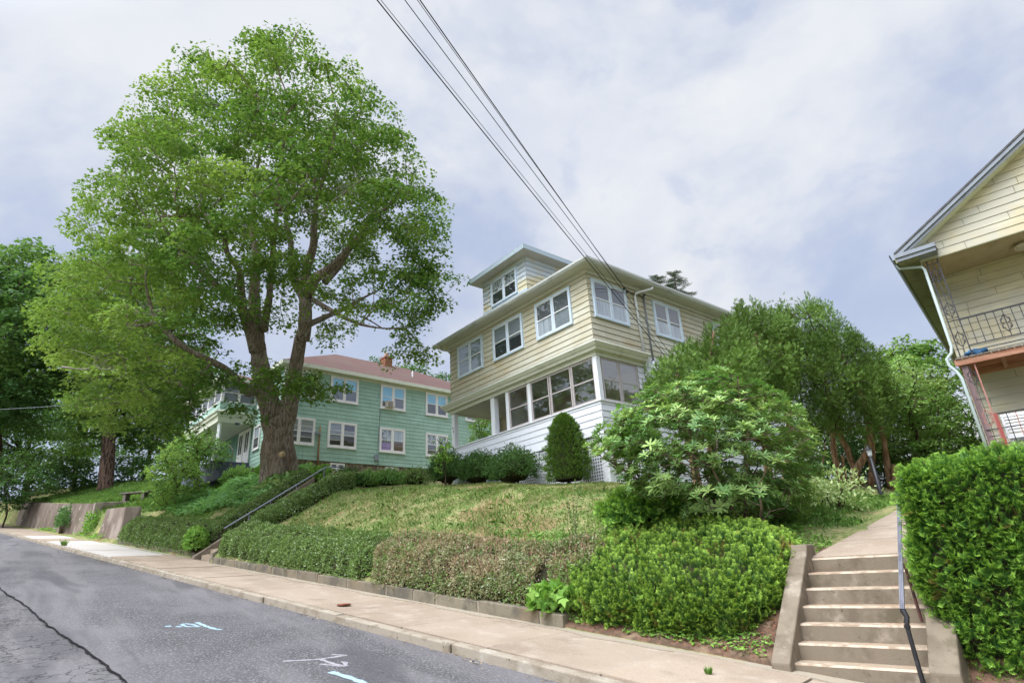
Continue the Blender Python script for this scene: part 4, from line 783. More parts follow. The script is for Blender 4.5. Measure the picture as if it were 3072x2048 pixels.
# decks
m=MB(RO_); m.box(-.03,RW+.03,-.04,0,ZD-.17,ZD-.02); m.box(.0,RW,PD-.06,PD-.02,ZD-.17,ZD-.03); m.build('deck_beam',PWOOD,rh)
m=MB(RO_); m.box(0,RW,.0,PD-.06,ZD-.06,ZD-.03)
m.build('deck_underside',PLY,rh)
m=MB(RO_); m.box(.82,.90,.0,PD-.06,ZD-.14,ZD-.061); m.box(2.4,2.48,.0,PD-.06,ZD-.14,ZD-.061); m.build('joist',PWOOD,rh)
m=MB(RO_)
for i in range(47): m.box(.0+i*.14,.125+i*.14,-.07,PD,ZD-.02,ZD+.012)
m.build('deck_boards',GWOOD,rh)
m=MB(RO_); m.box(-.02,RW,-.05,PD,ZL-.25,ZL-.08); m.box(-.02,RW,-.07,PD,ZL-.08,ZL); m.build('porch_floor',GPAINT,rh)
def scroll(mb,c,h,m=0):
    """a wrought iron S-scroll cluster in the plane of the front"""
    c=V3(*c)
    for sx in (-1,1):
        for sz in (-1,1):
            P=[]
            for k in range(15):
                q=k/14; r=.045*h*(1-.62*q)/.25; an=-math.pi/2+q*4.4
                P.append(c+V3(sx*(.035*h/.25+r*math.cos(an)*.8+.02),0,sz*(.055*h/.25+ r*math.sin(an)+.03*h/.25)))
            mb.tube(P,.009,5,m)
            P=[c+V3(sx*.03,0,0),c+V3(sx*.085*h/.25,0,sz*.03*h/.25),c+V3(sx*.06*h/.25,0,sz*.1*h/.25),c+V3(0,0,sz*.2*h/.25)]; mb.tube(P,.010,5,m)
def ironpost(x0,x1,z0,z1,mats,y=.02,cross=()):
    m=MB(RO_)
    m.box(x0,x0+.028,y,y+.028,z0,z1); m.box(x1-.028,x1,y,y+.028,z0,z1,1); xm=(x0+x1)/2; m.box(xm-.007,xm+.007,y+.008,y+.02,z0,z1,2)
    for c in cross: m.box(x0,x1,y+.006,y+.022,c-.008,c+.008,2)
    o=m.build('iron_column',mats,rh)
    return o,xm
col,xm=ironpost(.10,.355,ZD+.01,ZG-.02,[IRON,IRON,IRON],cross=(4.93,5.62,5.0,6.5))
for z in (6.18,5.22,4.45): m=MB(RO_); scroll(m,(xm,.034,z),.25); m.build('scroll_ornament',IRON,col)
col,xm=ironpost(.08,.33,ZL,ZD-.17,[M('brown_post_paint',lin((110,92,92)),.7,.3),PRIMER,IRON],cross=(2.97,2.1,1.95))
for z in (3.5,2.52,1.75): m=MB(RO_); scroll(m,(xm,.034,z),.25); m.build('scroll_ornament',PRIMER if z<3 else IRON,col)
m=MB(RO_); m.box(.06,.18,.03,.13,ZL,ZD-.17); m.build('wooden_post',M('old_plum_post',lin((124,104,104)),.8,.2,[(lin((96,78,76)),(5,5,1),.5,.66,.7)]),rh)
m=MB(RO_); m.box(.33,RW-.3,.0,.04,4.905,4.935); m.box(.33,RW-.3,.01,.035,4.24,4.265); m.box(.33,RW-.3,.012,.03,4.105,4.125)
x=.51
while x<RW-.35: m.box(x-.009,x+.009,.012,.03,4.25,4.91); x+=.16
m.build('iron_railing',IRON,rh); rl=rh.children[-1]
for x in (1.14,2.42): m=MB(RO_); scroll(m,(x,.0,4.57),.27); m.build('scroll_ornament',IRON,rl)
m=MB(RO_); m.box(.33,.39,-.0,.05,ZL,2.6); m.build('railing_post',M('maroon_paint',lin((140,68,62)),.6,.35),rh)
m=MB(RO_); m.box(.39,RW-.3,.0,.03,2.56,2.59); m.box(.1,RW-.3,.012,.03,2.24,2.26); m.box(.1,RW-.3,.012,.03,1.9,1.92)
x=.55;i=0
while x<RW-.35: m.box(x-.009,x+.009,.012,.03,1.75,2.57,1 if i%3==1 else 0); x+=.16; i+=1
m.build('iron_railing',[IRON,PRIMER],rh)
m=MB(RO_); m.lathe((2.0,.75,ZG-.14),[(.18,.0),(.2,.05),(.12,.13)],16); m.build('ceiling_lamp',M('frosted_fixture',lin((190,180,160)),.4,.4),rh)
m=MB(RO_); m.box(2.6,3.5,PD-.06,PD-.02,ZD,ZD+2.05); m.build('porch_door',W_PT,rh)
rp=lambda x,y,z: RC+V3(math.cos(RA_),math.sin(RA_),0)*x+V3(-math.sin(RA_),math.cos(RA_),0)*y+V3(0,0,z)
m=MB(); ru=V3(math.cos(RA_),math.sin(RA_),0); rv=V3(-math.sin(RA_),math.cos(RA_),0)
Vv=[];n=14
nb=8
for i in range(n+1):
    q=i/n
    for j in range(nb): 
        an=2*math.pi*j/nb; r=(.12+.03*math.sin(q*9+j*1.7))*(math.sin(math.pi*min(max(q,.08),.92))**.4); Vv.append(ru*(q*.46)+rv*(r*math.cos(an)*1.2)+V3(0,0,max(.0,.085+r*.72*math.sin(an))))
m.add(Vv,[(i*nb+j,i*nb+(j+1)%nb,(i+1)*nb+(j+1)%nb,(i+1)*nb+j) for i in range(n) for j in range(nb)]+[tuple(range(nb)),tuple(n*nb+k for k in range(nb))])
bag=m.build('tarp_bundle',TARP,smooth=True); bag.location=tuple(rp(.19,.16,ZD+.013)); tag(bag,'crumpled blue tarp bundle on the upper porch deck','tarp')
cl=thing('plastic_chair','white slatted plastic chair behind the lower porch railing','chair',rp(.72,.55,ZL),RA_)
m=MB(); m.box(-.27,.27,-.25,.25,.38,.42); m.build('seat',PLAS,cl,bevel=.01)
m=MB(); m.box(-.28,.28,-.30,-.27,.40,.50); m.box(-.3,-.25,-.31,-.26,.4,.92); m.box(.25,.3,-.31,-.26,.4,.92); m.box(-.3,.3,-.31,-.26,.88,.95)
for k in range(5): m.box(-.25,.25,-.3,-.275,.53+k*.072,.58+k*.072)
m.build('backrest',PLAS,cl,bevel=.008)
for sx in (-.25,.21):
    for sy in (-.25,.21): m=MB(); m.box(sx,sx+.04,sy,sy+.04,0,.38); m.build('leg',PLAS,cl)
# ------------------------------------------------------------------ leaning lamp post on the slope
lp=atb(2033,1166,16.0); lt_=atb(1994,1030,16.0); lz=terw(lp); H=np.linalg.norm(lt_-lp)
root=thing('lamp_post','small black lamp post leaning over beside the cedar trunks','lamp post',lp); d=(lt_-lp)/H
m=MB(); m.tube([-d*.3,d*H*.42,d*H*.43,d*H*.86],[.062,.056,.048,.042],10); m.tube([d*H*.62-ru*.12,d*H*.62+ru*.02],.012,6); m.build('post',IRON,root,True)
m=MB(); xx=np.cross(d,[0,1,0]); xx/=np.linalg.norm(xx); m.tube([d*H*.86,d*H*.88,d*H*.97],[.02,.045,.065],6); m.build('glass',M('frosted_lamp_glass',lin((190,194,196)),.3,.5),root)
m=MB(); m.tube([d*H*.97,d*H*.985,d*H*1.03,d*H*1.05,d*H*1.08],[.09,.085,.03,.012,.008],6); m.build('cap',IRON,root)
# ------------------------------------------------------------------ vegetation kit
KITE=np.array([(0,0,0),(.45,.24,.03),(1,0,-.06),(.45,-.24,.03)]); KITEF=np.array([(0,1,2,3)])
MAPLE=np.array([(0,0,0),(.12,.30,.0),(.42,.46,-.04),(.50,.20,.03),(1,0,-.12),(.50,-.20,.03),(.42,-.46,-.04),(.12,-.30,0)]); MAPLEF=np.array([(0,1,2,3),(0,3,4,5),(0,5,6,7)])
LANCE=np.array([(0,0,0),(.3,.13,.035),(.72,.12,.02),(1,0,-.05),(.72,-.12,.02),(.3,-.13,.035),(.5,0,-.015)]); LANCEF=np.array([(0,6,2,1),(6,3,2,2),(0,5,4,6),(6,4,3,3)])
LANCEF=np.array([(0,6,2,1),(6,3,2,2)]);
LANCE=np.array([(0,0,0),(.3,.11,.05),(.70,.12,.03),(1,0,-.07),(.70,-.12,.03),(.3,-.11,.05),(.35,0,-.0),(.75,0,-.03)]); LANCEF=np.array([(0,6,1,1),(6,7,2,1),(7,3,2,2),(0,5,6,6),(6,5,4,7),(7,4,3,3)])
LANCEF=np.array([(0,6,1),(6,7,2),(6,2,1),(7,3,2),(0,5,6),(6,5,4),(6,4,7),(7,4,3)])
def noise3(P,s=1.,seed=0):
    r=np.random.default_rng(seed); o=np.zeros(len(P))
    for k in range(5):
        d=r.normal(size=3); d/=np.linalg.norm(d); o+=np.sin((P@d)*s*(1.2+.7*k)*2.3+r.uniform(0,6.3))/(1+.5*k)
    return o/2.2
def inpoly(x,y,poly):
    p=np.array(poly,float); c=np.zeros(len(x),bool); j=len(p)-1
    for i in range(len(p)):
        t=((p[i,1]>y)!=(p[j,1]>y))&(x<(p[j,0]-p[i,0])*(y-p[i,1])/(p[j,1]-p[i,1]+1e-12)+p[i,0]); c^=t; j=i
    return c
def polydist(x,y,poly):
    p=np.array(poly,float); d=np.full(len(x),1e9)
    for i in range(len(p)):
        a=p[i]; b=p[(i+1)%len(p)]; ab_=b-a; t=np.clip(((x-a[0])*ab_[0]+(y-a[1])*ab_[1])/(ab_@ab_+1e-9),0,1); d=np.minimum(d,np.hypot(x-a[0]-t*ab_[0],y-a[1]-t*ab_[1]))
    return d
def outline_volume(poly,depth,n,thick,near=1.,spacing=0,px=None):
    """clump centres in a rounded solid whose silhouette is the given outline at the given distance"""
    p=np.array(poly,float); k=depth/1319.; out=[]
    lo,hi=p.min(0),p.max(0); x=rng.uniform(lo[0],hi[0],n*8); y=rng.uniform(lo[1],hi[1],n*8)
    ok=inpoly(x,y,p); x,y=x[ok],y[ok]; d=polydist(x,y,p)*k
    t=np.minimum(thick,.35+np.sqrt(np.maximum(d,0)*thick*1.1)); u=rng.uniform(-1,1,len(x)); u=np.sign(u)*np.abs(u)**.7
    P=np.stack([at(a,b,1) for a,b in zip(x,y)])*(depth+u*t*np.where(u<0,near,1))[:,None]
    keep=[]
    if spacing:
        G={}
        for i,q in enumerate(P):
            c=tuple((q/spacing).astype(int)); bad=False
            for dx in (-1,0,1):
                for dy in (-1,0,1):
                    for dz in (-1,0,1):
                        for j in G.get((c[0]+dx,c[1]+dy,c[2]+dz),()):
                            if np.sum((P[j]-q)**2)<spacing**2: bad=True;break
                        if bad: break
                    if bad: break
                if bad: break
            if not bad: G.setdefault(c,[]).append(i); keep.append(i)
            if len(keep)>=n: break
        P=P[keep]
    else: P=P[:n]
    return P
def spray_leaves(C,per,rad,size,flat=.45,droop=.35,out=None,tone=None,up=.75):
    """flattened drooping sprays of leaves round every centre"""
    n=len(C)*per; c=np.repeat(C,per,0); a=rng.uniform(0,2*math.pi,n); r=rad*np.sqrt(rng.uniform(0,1,n))*np.repeat(rng.uniform(.75,1.25,len(C)),per)
    h=rng.normal(0,flat*rad*.5,n)-droop*r*r/rad
    tilt=np.repeat(rng.normal(0,.25,(len(C),2)),per,0)
    P=c+np.stack([r*np.cos(a),r*np.sin(a),h+tilt[:,0]*r*np.cos(a)+tilt[:,1]*r*np.sin(a)],1)
    N=nrm(np.stack([np.cos(a)*.45,np.sin(a)*.45,np.full(n,up)],1)+rng.normal(0,.38,(n,3)))
    X=nrm(np.stack([np.cos(a),np.sin(a),-.35+0*a],1)+rng.normal(0,.45,(n,3)))
    S=size*rng.uniform(.65,1.3,n)
    T=None if tone is None else np.repeat(tone,per)
    return P,X,N,S,T
def grow(limbs,C,r_tip=.011,bend=.35,pull=.25,step=.45):
    """limbs: [(points, radii)]; joins every clump centre to the nearest wood; returns tubes"""
    nodes=[];parent=[];cost=[];rad0=[]
    for P,R in limbs:
        P=[np.array(p,float) for p in P]; base=None
        for i in range(len(P)-1):
            L=np.linalg.norm(P[i+1]-P[i]); k=max(1,int(L/step))
            for j in range(k):
                q=P[i]+(P[i+1]-P[i])*j/k; nodes.append(q); rad0.append(R[i]+(R[i+1]-R[i])*j/k); parent.append(-1); cost.append(0)
        nodes.append(P[-1]); rad0.append(R[-1]); parent.append(-1); cost.append(0)
    nb=len(nodes); cap=nb+len(C)*4+10; A=np.zeros((cap,3)); A[:nb]=nodes; Cst=np.zeros(cap); n=nb; par=[-1]*nb; paths=[]
    d0=np.min(np.linalg.norm(C[:,None]-A[None,:nb],axis=2),1) if nb<4000 else np.zeros(len(C))
    for ci in np.argsort(d0):
        c=C[ci]; d=np.linalg.norm(A[:n]-c,axis=1); score=d+pull*Cst[:n]+.6*np.maximum(0,A[:n,2]-c[2]); j=int(np.argmin(score)); s=A[j]; L=d[j]
        mid=(s+c)/2+rng.normal(0,.07*L+.01,3)+np.array([0,0,.08*L]); prev=j; pth=[j]
        for q in (.33,.66,1.0):
            p=(1-q)**2*s+2*q*(1-q)*mid+q*q*c; A[n]=p; Cst[n]=Cst[prev]+L/3; par.append(prev); prev=n; pth.append(n); n+=1
        paths.append(pth)
    cnt=np.zeros(n)
    for i in range(n-1,-1,-1):
        if i>=nb:
            if cnt[i]==0: cnt[i]=1
            if par[i]>=0: cnt[par[i]]+=cnt[i]*(1/3 if False else 1) if i-1!=par[i] else cnt[i]
    return A[:n],par,paths,cnt,nb
def branch_mesh(name,limbs,grown,mat,parent,off,r_tip=.011,sides=6,wob=.03,expo=.46,rough=0):
    mb=MB(-np.array(off))
    for P,R in limbs:
        P=[np.array(p,float) for p in P]; Q=[];S=[]
        for i in range(len(P)-1):
            k=max(2,int(np.linalg.norm(P[i+1]-P[i])/.25))
            for j in range(k):
                t=j/k; p0=P[max(i-1,0)];p1=P[i];p2=P[i+1];p3=P[min(i+2,len(P)-1)]
                Q.append(.5*((2*p1)+(-p0+p2)*t+(2*p0-5*p1+4*p2-p3)*t*t+(-p0+3*p1-3*p2+p3)*t**3)+rng.normal(0,wob*R[i]*.6,3)); S.append((R[i]+(R[i+1]-R[i])*t)*rng.uniform(1-wob,1+wob))
        Q.append(P[-1]); S.append(R[-1]); mb.tube(Q,S,12 if max(R)>.12 else 7)
    if grown:
        A,par,paths,cnt,nb=grown
        for pth in paths:
            r=[min(.16,r_tip*max(cnt[i],1)**expo) for i in pth[1:]]; r=[r[0]]+r
            mb.tube([A[i] for i in pth],r,4 if r[0]<.03 else sides,cap=False)
    return mb.build(name,mat,parent,True)
def shell_core(name,c,rad,mat,parent,off,lump=.12,seed=1,squash=None):
    """lumpy dark fill inside a bush, standing for its inner shade"""
    nu,nv=18,10; V=[];Fs=[]
    for i in range(nu):
        for j in range(nv+1):
            u=2*math.pi*i/nu; v=math.pi*j/nv; d=np.array([math.cos(u)*math.sin(v),math.sin(u)*math.sin(v),math.cos(v)]); k=1+lump*noise3((d*2)[None],1.5,seed)[0]; V.append(np.array(c)+d*np.array(rad)*k-np.array(off))
    for i in range(nu):
        for j in range(nv): Fs.append((i*(nv+1)+j,i*(nv+1)+j+1,((i+1)%nu)*(nv+1)+j+1,((i+1)%nu)*(nv+1)+j))
    return arrmesh(name,np.array(V),np.array(Fs),mat,parent,smooth=True)
def ell_surface(n,c,rad,lump=.14,freq=1.6,seed=1,inner=.25,zmin=-.7,top_bias=0):
    d=rnd_unit(n*2); d=d[d[:,2]>zmin][:n]; k=1+lump*noise3(d*2.2,freq,seed)+lump*.5*noise3(d*5,freq*1.3,seed+5)
    k*=1-inner*rng.uniform(0,1,len(d))**2.2
    return np.array(c)+d*np.array(rad)*k[:,None], nrm(d/np.array(rad))
def sprig_template(nl=9,ln=.17,wd=.042,fan=.9,pairs=True):
    """a conifer shoot: flat needles along a bent stem, unit length"""
    T=[];Fc=[];tip=[]
    def add(p,q,w,tv):
        d=q-p; s=np.array([-d[1],d[0],0.]); s/=np.linalg.norm(s)+1e-9; k=len(T); m=(p+q)/2
        T.extend([p,m+s*w/2,q,m-s*w/2]); Fc.append((k,k+1,k+2,k+3)); tip.extend([tv**2.2]*4)
    for i in range(nl):
        t=(i+.3)/nl; p=np.array([t,0,-.10*t*t]); L=ln*(1.25-.55*t)
        for sgn in (-1,1):
            q=p+np.array([L*.55,sgn*L*fan,.03*math.sin(i*2.)]); add(p,q,wd,t)
    add(np.array([.82,0,-.07]),np.array([1.05,0,-.1]),wd,1.)
    return np.array(T),np.array(Fc),np.array(tip)
SPR_T,SPR_F,SPR_TIP=sprig_template(8,.30,.085)
def frond_template():
    """flat cedar spray: a branching fan"""
    T=[];Fc=[]
    def add(p,q,w):
        d=q-p; s=np.array([-d[1],d[0],0.]); s/=np.linalg.norm(s)+1e-9; k=len(T); m=p+(q-p)*.55
        T.extend([p,m+s*w/2,q,m-s*w/2]); Fc.append((k,k+1,k+2,k+3))
    add(np.array([0,0,0.]),np.array([1,0,-.12]),.08)
    for i in range(5):
        t=.12+.17*i; L=.5*(1.05-t*.8)
        for sgn in (-1,1):
            p=np.array([t,0,-.12*t*t]); q=p+np.array([L*.75,sgn*L*.62,-.05]); add(p,q,.075); m=p+(q-p)*.5; add(m,m+np.array([L*.45,sgn*L*.02,-.03]),.06)
    return np.array(T),np.array(Fc)
FRO_T,FRO_F=frond_template()
# leaf colours
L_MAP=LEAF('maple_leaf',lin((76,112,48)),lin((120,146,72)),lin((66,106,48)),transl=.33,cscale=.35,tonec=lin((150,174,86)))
L_DK=LEAF('dark_tree_leaf',lin((72,108,60)),lin((100,134,76)),lin((66,100,60)),transl=.3,cscale=.4,tonec=lin((116,146,70)))
L_BG=LEAF('far_tree_leaf',lin((66,104,56)),lin((96,130,72)),lin((54,90,50)),transl=.3,cscale=.3,tonec=lin((120,150,84)))
L_SHR=LEAF('shrub_leaf',lin((98,136,68)),lin((134,166,92)),lin((84,122,62)),transl=.32,cscale=1.2,tonec=lin((150,180,90)))
L_BOX=LEAF('privet_leaf',lin((88,114,64)),lin((126,148,86)),lin((112,138,72)),transl=.2,cscale=1.4,tonec=lin((170,184,150)))
L_DRY=LEAF('dry_privet_leaf',lin((146,138,104)),lin((116,136,86)),lin((158,140,110)),transl=.15,cscale=1.1,tonec=lin((186,186,160)))
L_RND=LEAF('round_shrub_leaf',lin((52,82,38)),lin((86,116,56)),lin((64,96,44)),transl=.18,cscale=2)
L_RHO=LEAF('rhododendron_leaf',lin((82,122,66)),lin((126,160,92)),lin((104,144,74)),transl=.18,rough=.42,spec=.3,cscale=1.1,tonec=lin((166,192,110)))
L_YEW=LEAF('yew_needle',lin((34,70,30)),lin((56,94,40)),lin((46,82,36)),tipc=lin((160,194,78)),transl=.16,cscale=1.6,tonec=lin((124,92,58)))
L_YEWH=LEAF('yew_hedge_needle',lin((38,78,30)),lin((62,104,40)),lin((52,92,36)),tipc=lin((146,188,74)),transl=.18,cscale=1.3,tonec=lin((120,92,56)))
L_CED=LEAF('cedar_frond',lin((60,86,36)),lin((98,122,54)),lin((76,106,42)),transl=.16,cscale=.8,tonec=lin((130,164,76)))
L_CON=LEAF('dwarf_spruce_needle',lin((58,86,36)),lin((82,110,46)),lin((70,100,40)),tipc=lin((112,142,62)),transl=.15,cscale=2)
L_SPR=LEAF('spruce_needle',lin((70,88,68)),lin((92,110,84)),transl=.1)
L_GC=LEAF('ground_cover_leaf',lin((112,158,104)),lin((148,188,126)),lin((130,174,108)),transl=.28,cscale=.7,tonec=lin((140,176,90)))
L_GRS=LEAF('grass_blade',lin((98,120,60)),lin((132,146,84)),lin((144,142,98)),transl=.3,cscale=.8)
L_GRB=LEAF('bright_grass_blade',lin((100,134,64)),lin((132,162,86)),lin((90,126,60)),transl=.32,cscale=.6)
L_VAR=LEAF('variegated_leaf',lin((132,160,92)),lin((186,200,144)),transl=.25)
L_THI=LEAF('thicket_leaf',lin((108,146,72)),lin((146,176,100)),lin((92,132,64)),transl=.34,cscale=.8,tonec=lin((176,198,130)))
L_WEED=LEAF('weed_leaf',lin((96,140,58)),lin((140,176,84)),transl=.3)
# ------------------------------------------------------------------ the big maple
MD=23.6
mt=lambda x,y,dd=0: at(x,y,MD+dd)
base=mt(641,1090); base[2]=terw(base)-.05
maple=thing('maple_tree','huge old maple with forked scarred trunk towering over the green house','tree',base)
z2=lambda x,y,dd=0: mt((650+x/2.412)*.765625,(450+y/2.412)*.765625,dd)
z3=lambda x,y,dd=0: mt((x/2.613)*.765625,(650+y/2.613)*.765625,dd)
TR=[([mt(641,1125),mt(641,1070),mt(640,1030),mt(639,990),mt(630,955)],[.90,.70,.61,.58,.57]),
([mt(634,985),mt(620,930),mt(603,865),mt(592,800),mt(586,748)],[.48,.44,.36,.31,.27]),
([mt(650,985,.1),mt(664,925,.15),mt(676,865,.2),mt(684,815,.3),mt(690,775,.3)],[.42,.38,.30,.27,.25]),
([mt(622,1094,-.1),mt(618,1040,-.1),mt(628,985,-.1)],[.40,.34,.3]),([mt(668,1094,-.1),mt(664,1050,-.15),mt(655,1000,-.1)],[.36,.30,.25]),([mt(640,1092,-.55),mt(642,1060,-.42),mt(643,1020,-.2)],[.42,.3,.2])]
LB=[([mt(597,890,-.2),mt(572,900,-.5),mt(552,880,-.9),mt(515,845,-1.4),mt(455,815,-1.9),mt(410,788,-2.2),mt(368,742,-2.4),mt(346,700,-2.5),mt(335,655,-2.6)],[.24,.23,.2,.17,.15,.17,.14,.09,.05]),
([z2(300,1450),z2(240,1270,-.3),z2(185,1150,-.6),z2(175,1000,-.8),z2(165,880,-1.2),z2(75,740,-1.8),z2(0,500,-2.5),z3(1250,0,-3.2)],[.36,.3,.24,.2,.18,.14,.1,.06]),
([z2(290,1420),z2(272,1100,.3),z2(278,900,.5),z2(285,740,.7),z2(260,600,1),z2(275,300,1.6),z2(300,100,2),z2(340,-150,2.5)],[.34,.26,.23,.2,.17,.13,.1,.05]),
([z2(340,1300),z2(380,1060,-.8),z2(400,800,-1.3),z2(425,560,-1.8),z2(440,330,-2.2),z2(470,100,-2.6),z2(500,-250,-3)],[.18,.14,.12,.11,.13,.1,.04]),
([z2(620,1380,.3),z2(645,1180,.3),z2(630,1050,.4),z2(570,960,.7),z2(545,800,1),z2(530,620,1.4),z2(500,500,1.8),z2(560,250,2.4),z2(530,50,3)],[.3,.29,.28,.24,.2,.17,.13,.1,.05]),
([z2(640,1060,.4),z2(650,850,.2),z2(700,700,0),z2(705,520,-.3),z2(720,380,-.6),z2(760,240,-1),z2(830,20,-1.4),z2(880,-250,-1.8)],[.24,.22,.19,.17,.14,.11,.08,.04]),
([z2(650,1040,.3),z2(700,940,.1),z2(745,905,0),z2(830,850,-.2),z2(950,720,-.5),z2(1060,590,-.8),z2(1110,490,-1),z2(1230,420,-1.2),z2(1330,280,-1.5)],[.26,.25,.24,.22,.19,.16,.13,.09,.04]),
([z2(780,960,.4),z2(870,860,.8),z2(980,700,1.4),z2(1090,610,2),z2(1180,560,2.6)],[.15,.14,.11,.08,.04]),
([z2(650,1270,.5),z2(760,1220,1),z2(960,1130,1.6),z2(1060,1070,2),z2(1200,1000,2.4)],[.16,.13,.10,.07,.03]),
([z2(690,1080,.2),z2(900,1200,-.8),z2(1040,1260,-1.4),z2(1200,1290,-2)],[.12,.09,.07,.03]),
([z2(450,430,-2.2),z2(560,340,-2.6),z2(680,260,-3),z2(790,90,-3.4),z2(840,-60,-3.7)],[.11,.10,.08,.06,.03]),
([z2(175,1120,-.6),z3(1820,640,-1.6),z3(1600,450,-2.3),z3(1440,300,-2.8),z3(1310,120,-3.2),z3(1220,-60,-3.6)],[.15,.13,.12,.10,.08,.03]),
([z2(0,640,.5),z2(-150,380,2),z2(-330,180,3.4),z2(-500,60,4.5)],[.12,.1,.07,.03])]
LB=[(P_,[r_*(1-.32*min(1,i_/4)) for i_,r_ in enumerate(R_)]) for P_,R_ in LB]
MAPO=[(560,78),(600,58),(680,52),(742,98),(770,140),(830,140),(852,190),(900,240),(928,280),(945,330),(975,365),(1000,400),(1038,480),(1022,560),(1036,645),(1018,690),(985,735),(976,770),(935,790),(905,780),(880,750),(830,735),(790,770),(745,785),(705,800),(640,760),(560,735),(520,790),(500,850),(490,900),(455,955),(400,940),(330,972),(270,1002),(215,985),(165,935),(150,850),(85,812),(52,745),(92,660),(82,600),(150,530),(165,450),(225,390),(252,370),(232,290),(265,250),(320,220),(340,155),(405,120),(410,85),(430,72),(448,108),(480,100),(530,120)]
def clumps(C,k,rad,droop=.45,thick=.12):
    """each clump becomes k leafy sprays on a drooping umbrella"""
    n=len(C)*k; c=np.repeat(C,k,0); R=np.repeat(rad*rng.uniform(.7,1.25,len(C)),k); r=R*np.sqrt(rng.uniform(0,1,n)); a=rng.uniform(0,6.283,n); tl=np.repeat(rng.normal(0,.22,(len(C),2)),k,0)
    return c+np.stack([r*np.cos(a),r*np.sin(a),-droop*r*r/rad+rng.normal(0,thick,n)+tl[:,0]*r*np.cos(a)+tl[:,1]*r*np.sin(a)],1)
def pxy(P): P=np.asarray(P); w_=P@fw; return ((P@rt)/w_*F+1536)*.765625,(1024-(P@up)/w_*F)*.765625,w_
C=outline_volume(MAPO,MD,1000,6.2,1.0,1.22)
x_,y_,w_=pxy(C); gaps=noise3(C,.5,11)+.5*noise3(C,1.1,12)
OPEN=[(540,560),(600,470),(760,450),(880,470),(900,620),(820,740),(700,770),(560,740)]
drop=(inpoly(x_,y_,OPEN)&(w_<MD+1.6)&(rng.uniform(0,1,len(C))<.74))|(gaps<-.52)
C=C[~drop]
extra=[mt(x,y,dd) for x,y,dd in ((535,842,-1.9),(500,865,-2),(712,868,-1.2),(556,932,-1.5),(585,700,-1.2),(640,690,-1.8),(955,795,-.5),(915,800,0),(590,850,-2.4),(632,846,-2.5),(665,868,-2.3),(705,850,-1.8),(735,868,-1.6),(690,885,-1.9),(385,960,-2),(420,950,-2),(600,600,-3),(625,585,-3.2),(655,600,-3),(700,650,-2.5),(905,470,-2),(960,560,-1),(935,640,-1),(985,690,-.6),(1005,610,-.5))]
C=np.vstack([C,np.array(extra)]); C2=clumps(C,8,.88)
x_,y_,w_=pxy(C2); ok=(inpoly(x_,y_,MAPO)&(polydist(x_,y_,MAPO)>7))|(np.repeat(np.arange(len(C))>=len(C)-len(extra),8)); C2=C2[ok]; x_,y_,_=pxy(C2)
cid=np.repeat(np.arange(len(C)),8)[ok]
G=grow(TR[:3]+LB,C2); trunk=branch_mesh('trunk',TR,None,BARK,maple,base,wob=.05); branch_mesh('branches',LB,G,BARK,maple,base,r_tip=.0085,wob=.05)
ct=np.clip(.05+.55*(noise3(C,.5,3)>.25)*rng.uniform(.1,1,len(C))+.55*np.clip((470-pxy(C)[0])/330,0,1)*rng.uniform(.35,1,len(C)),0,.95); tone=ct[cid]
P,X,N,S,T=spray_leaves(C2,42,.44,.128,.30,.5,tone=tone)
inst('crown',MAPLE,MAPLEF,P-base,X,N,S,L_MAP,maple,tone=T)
m=MB(-base); c=mt(649,1042,-.78); m.tube([c,c-fw*.16],[.12,.10],14); o=m.build('pruned_knot',CUT,trunk,True)
DTW=M('dead_grey_twigs',lin((150,142,134)),.95,.1)
for p0,p1,n in ((z2(600,440,-3.5),z2(820,470,-4),6),(z2(760,420,-3.4),z2(1060,200,-4),9),(z3(1000,740,-4.5),z3(1260,800,-4),7),(z3(520,1190,-5),z3(950,1200,-4.5),8)):
    m=MB(-base); Pm=[p0+(p1-p0)*k/6+rng.normal(0,.06,3) for k in range(7)]; m.tube(Pm,[.03-.003*k for k in range(7)],4)
    for k in range(n):
        q=p0+(p1-p0)*rng.uniform(.2,1); m.tube([q,q+rng.normal(0,.3,3)+np.array([0,0,.15]),q+rng.normal(0,.5,3)+np.array([0,0,.3])],[.012,.008,.004],3)
    m.build('dead_twigs',DTW,maple,True)
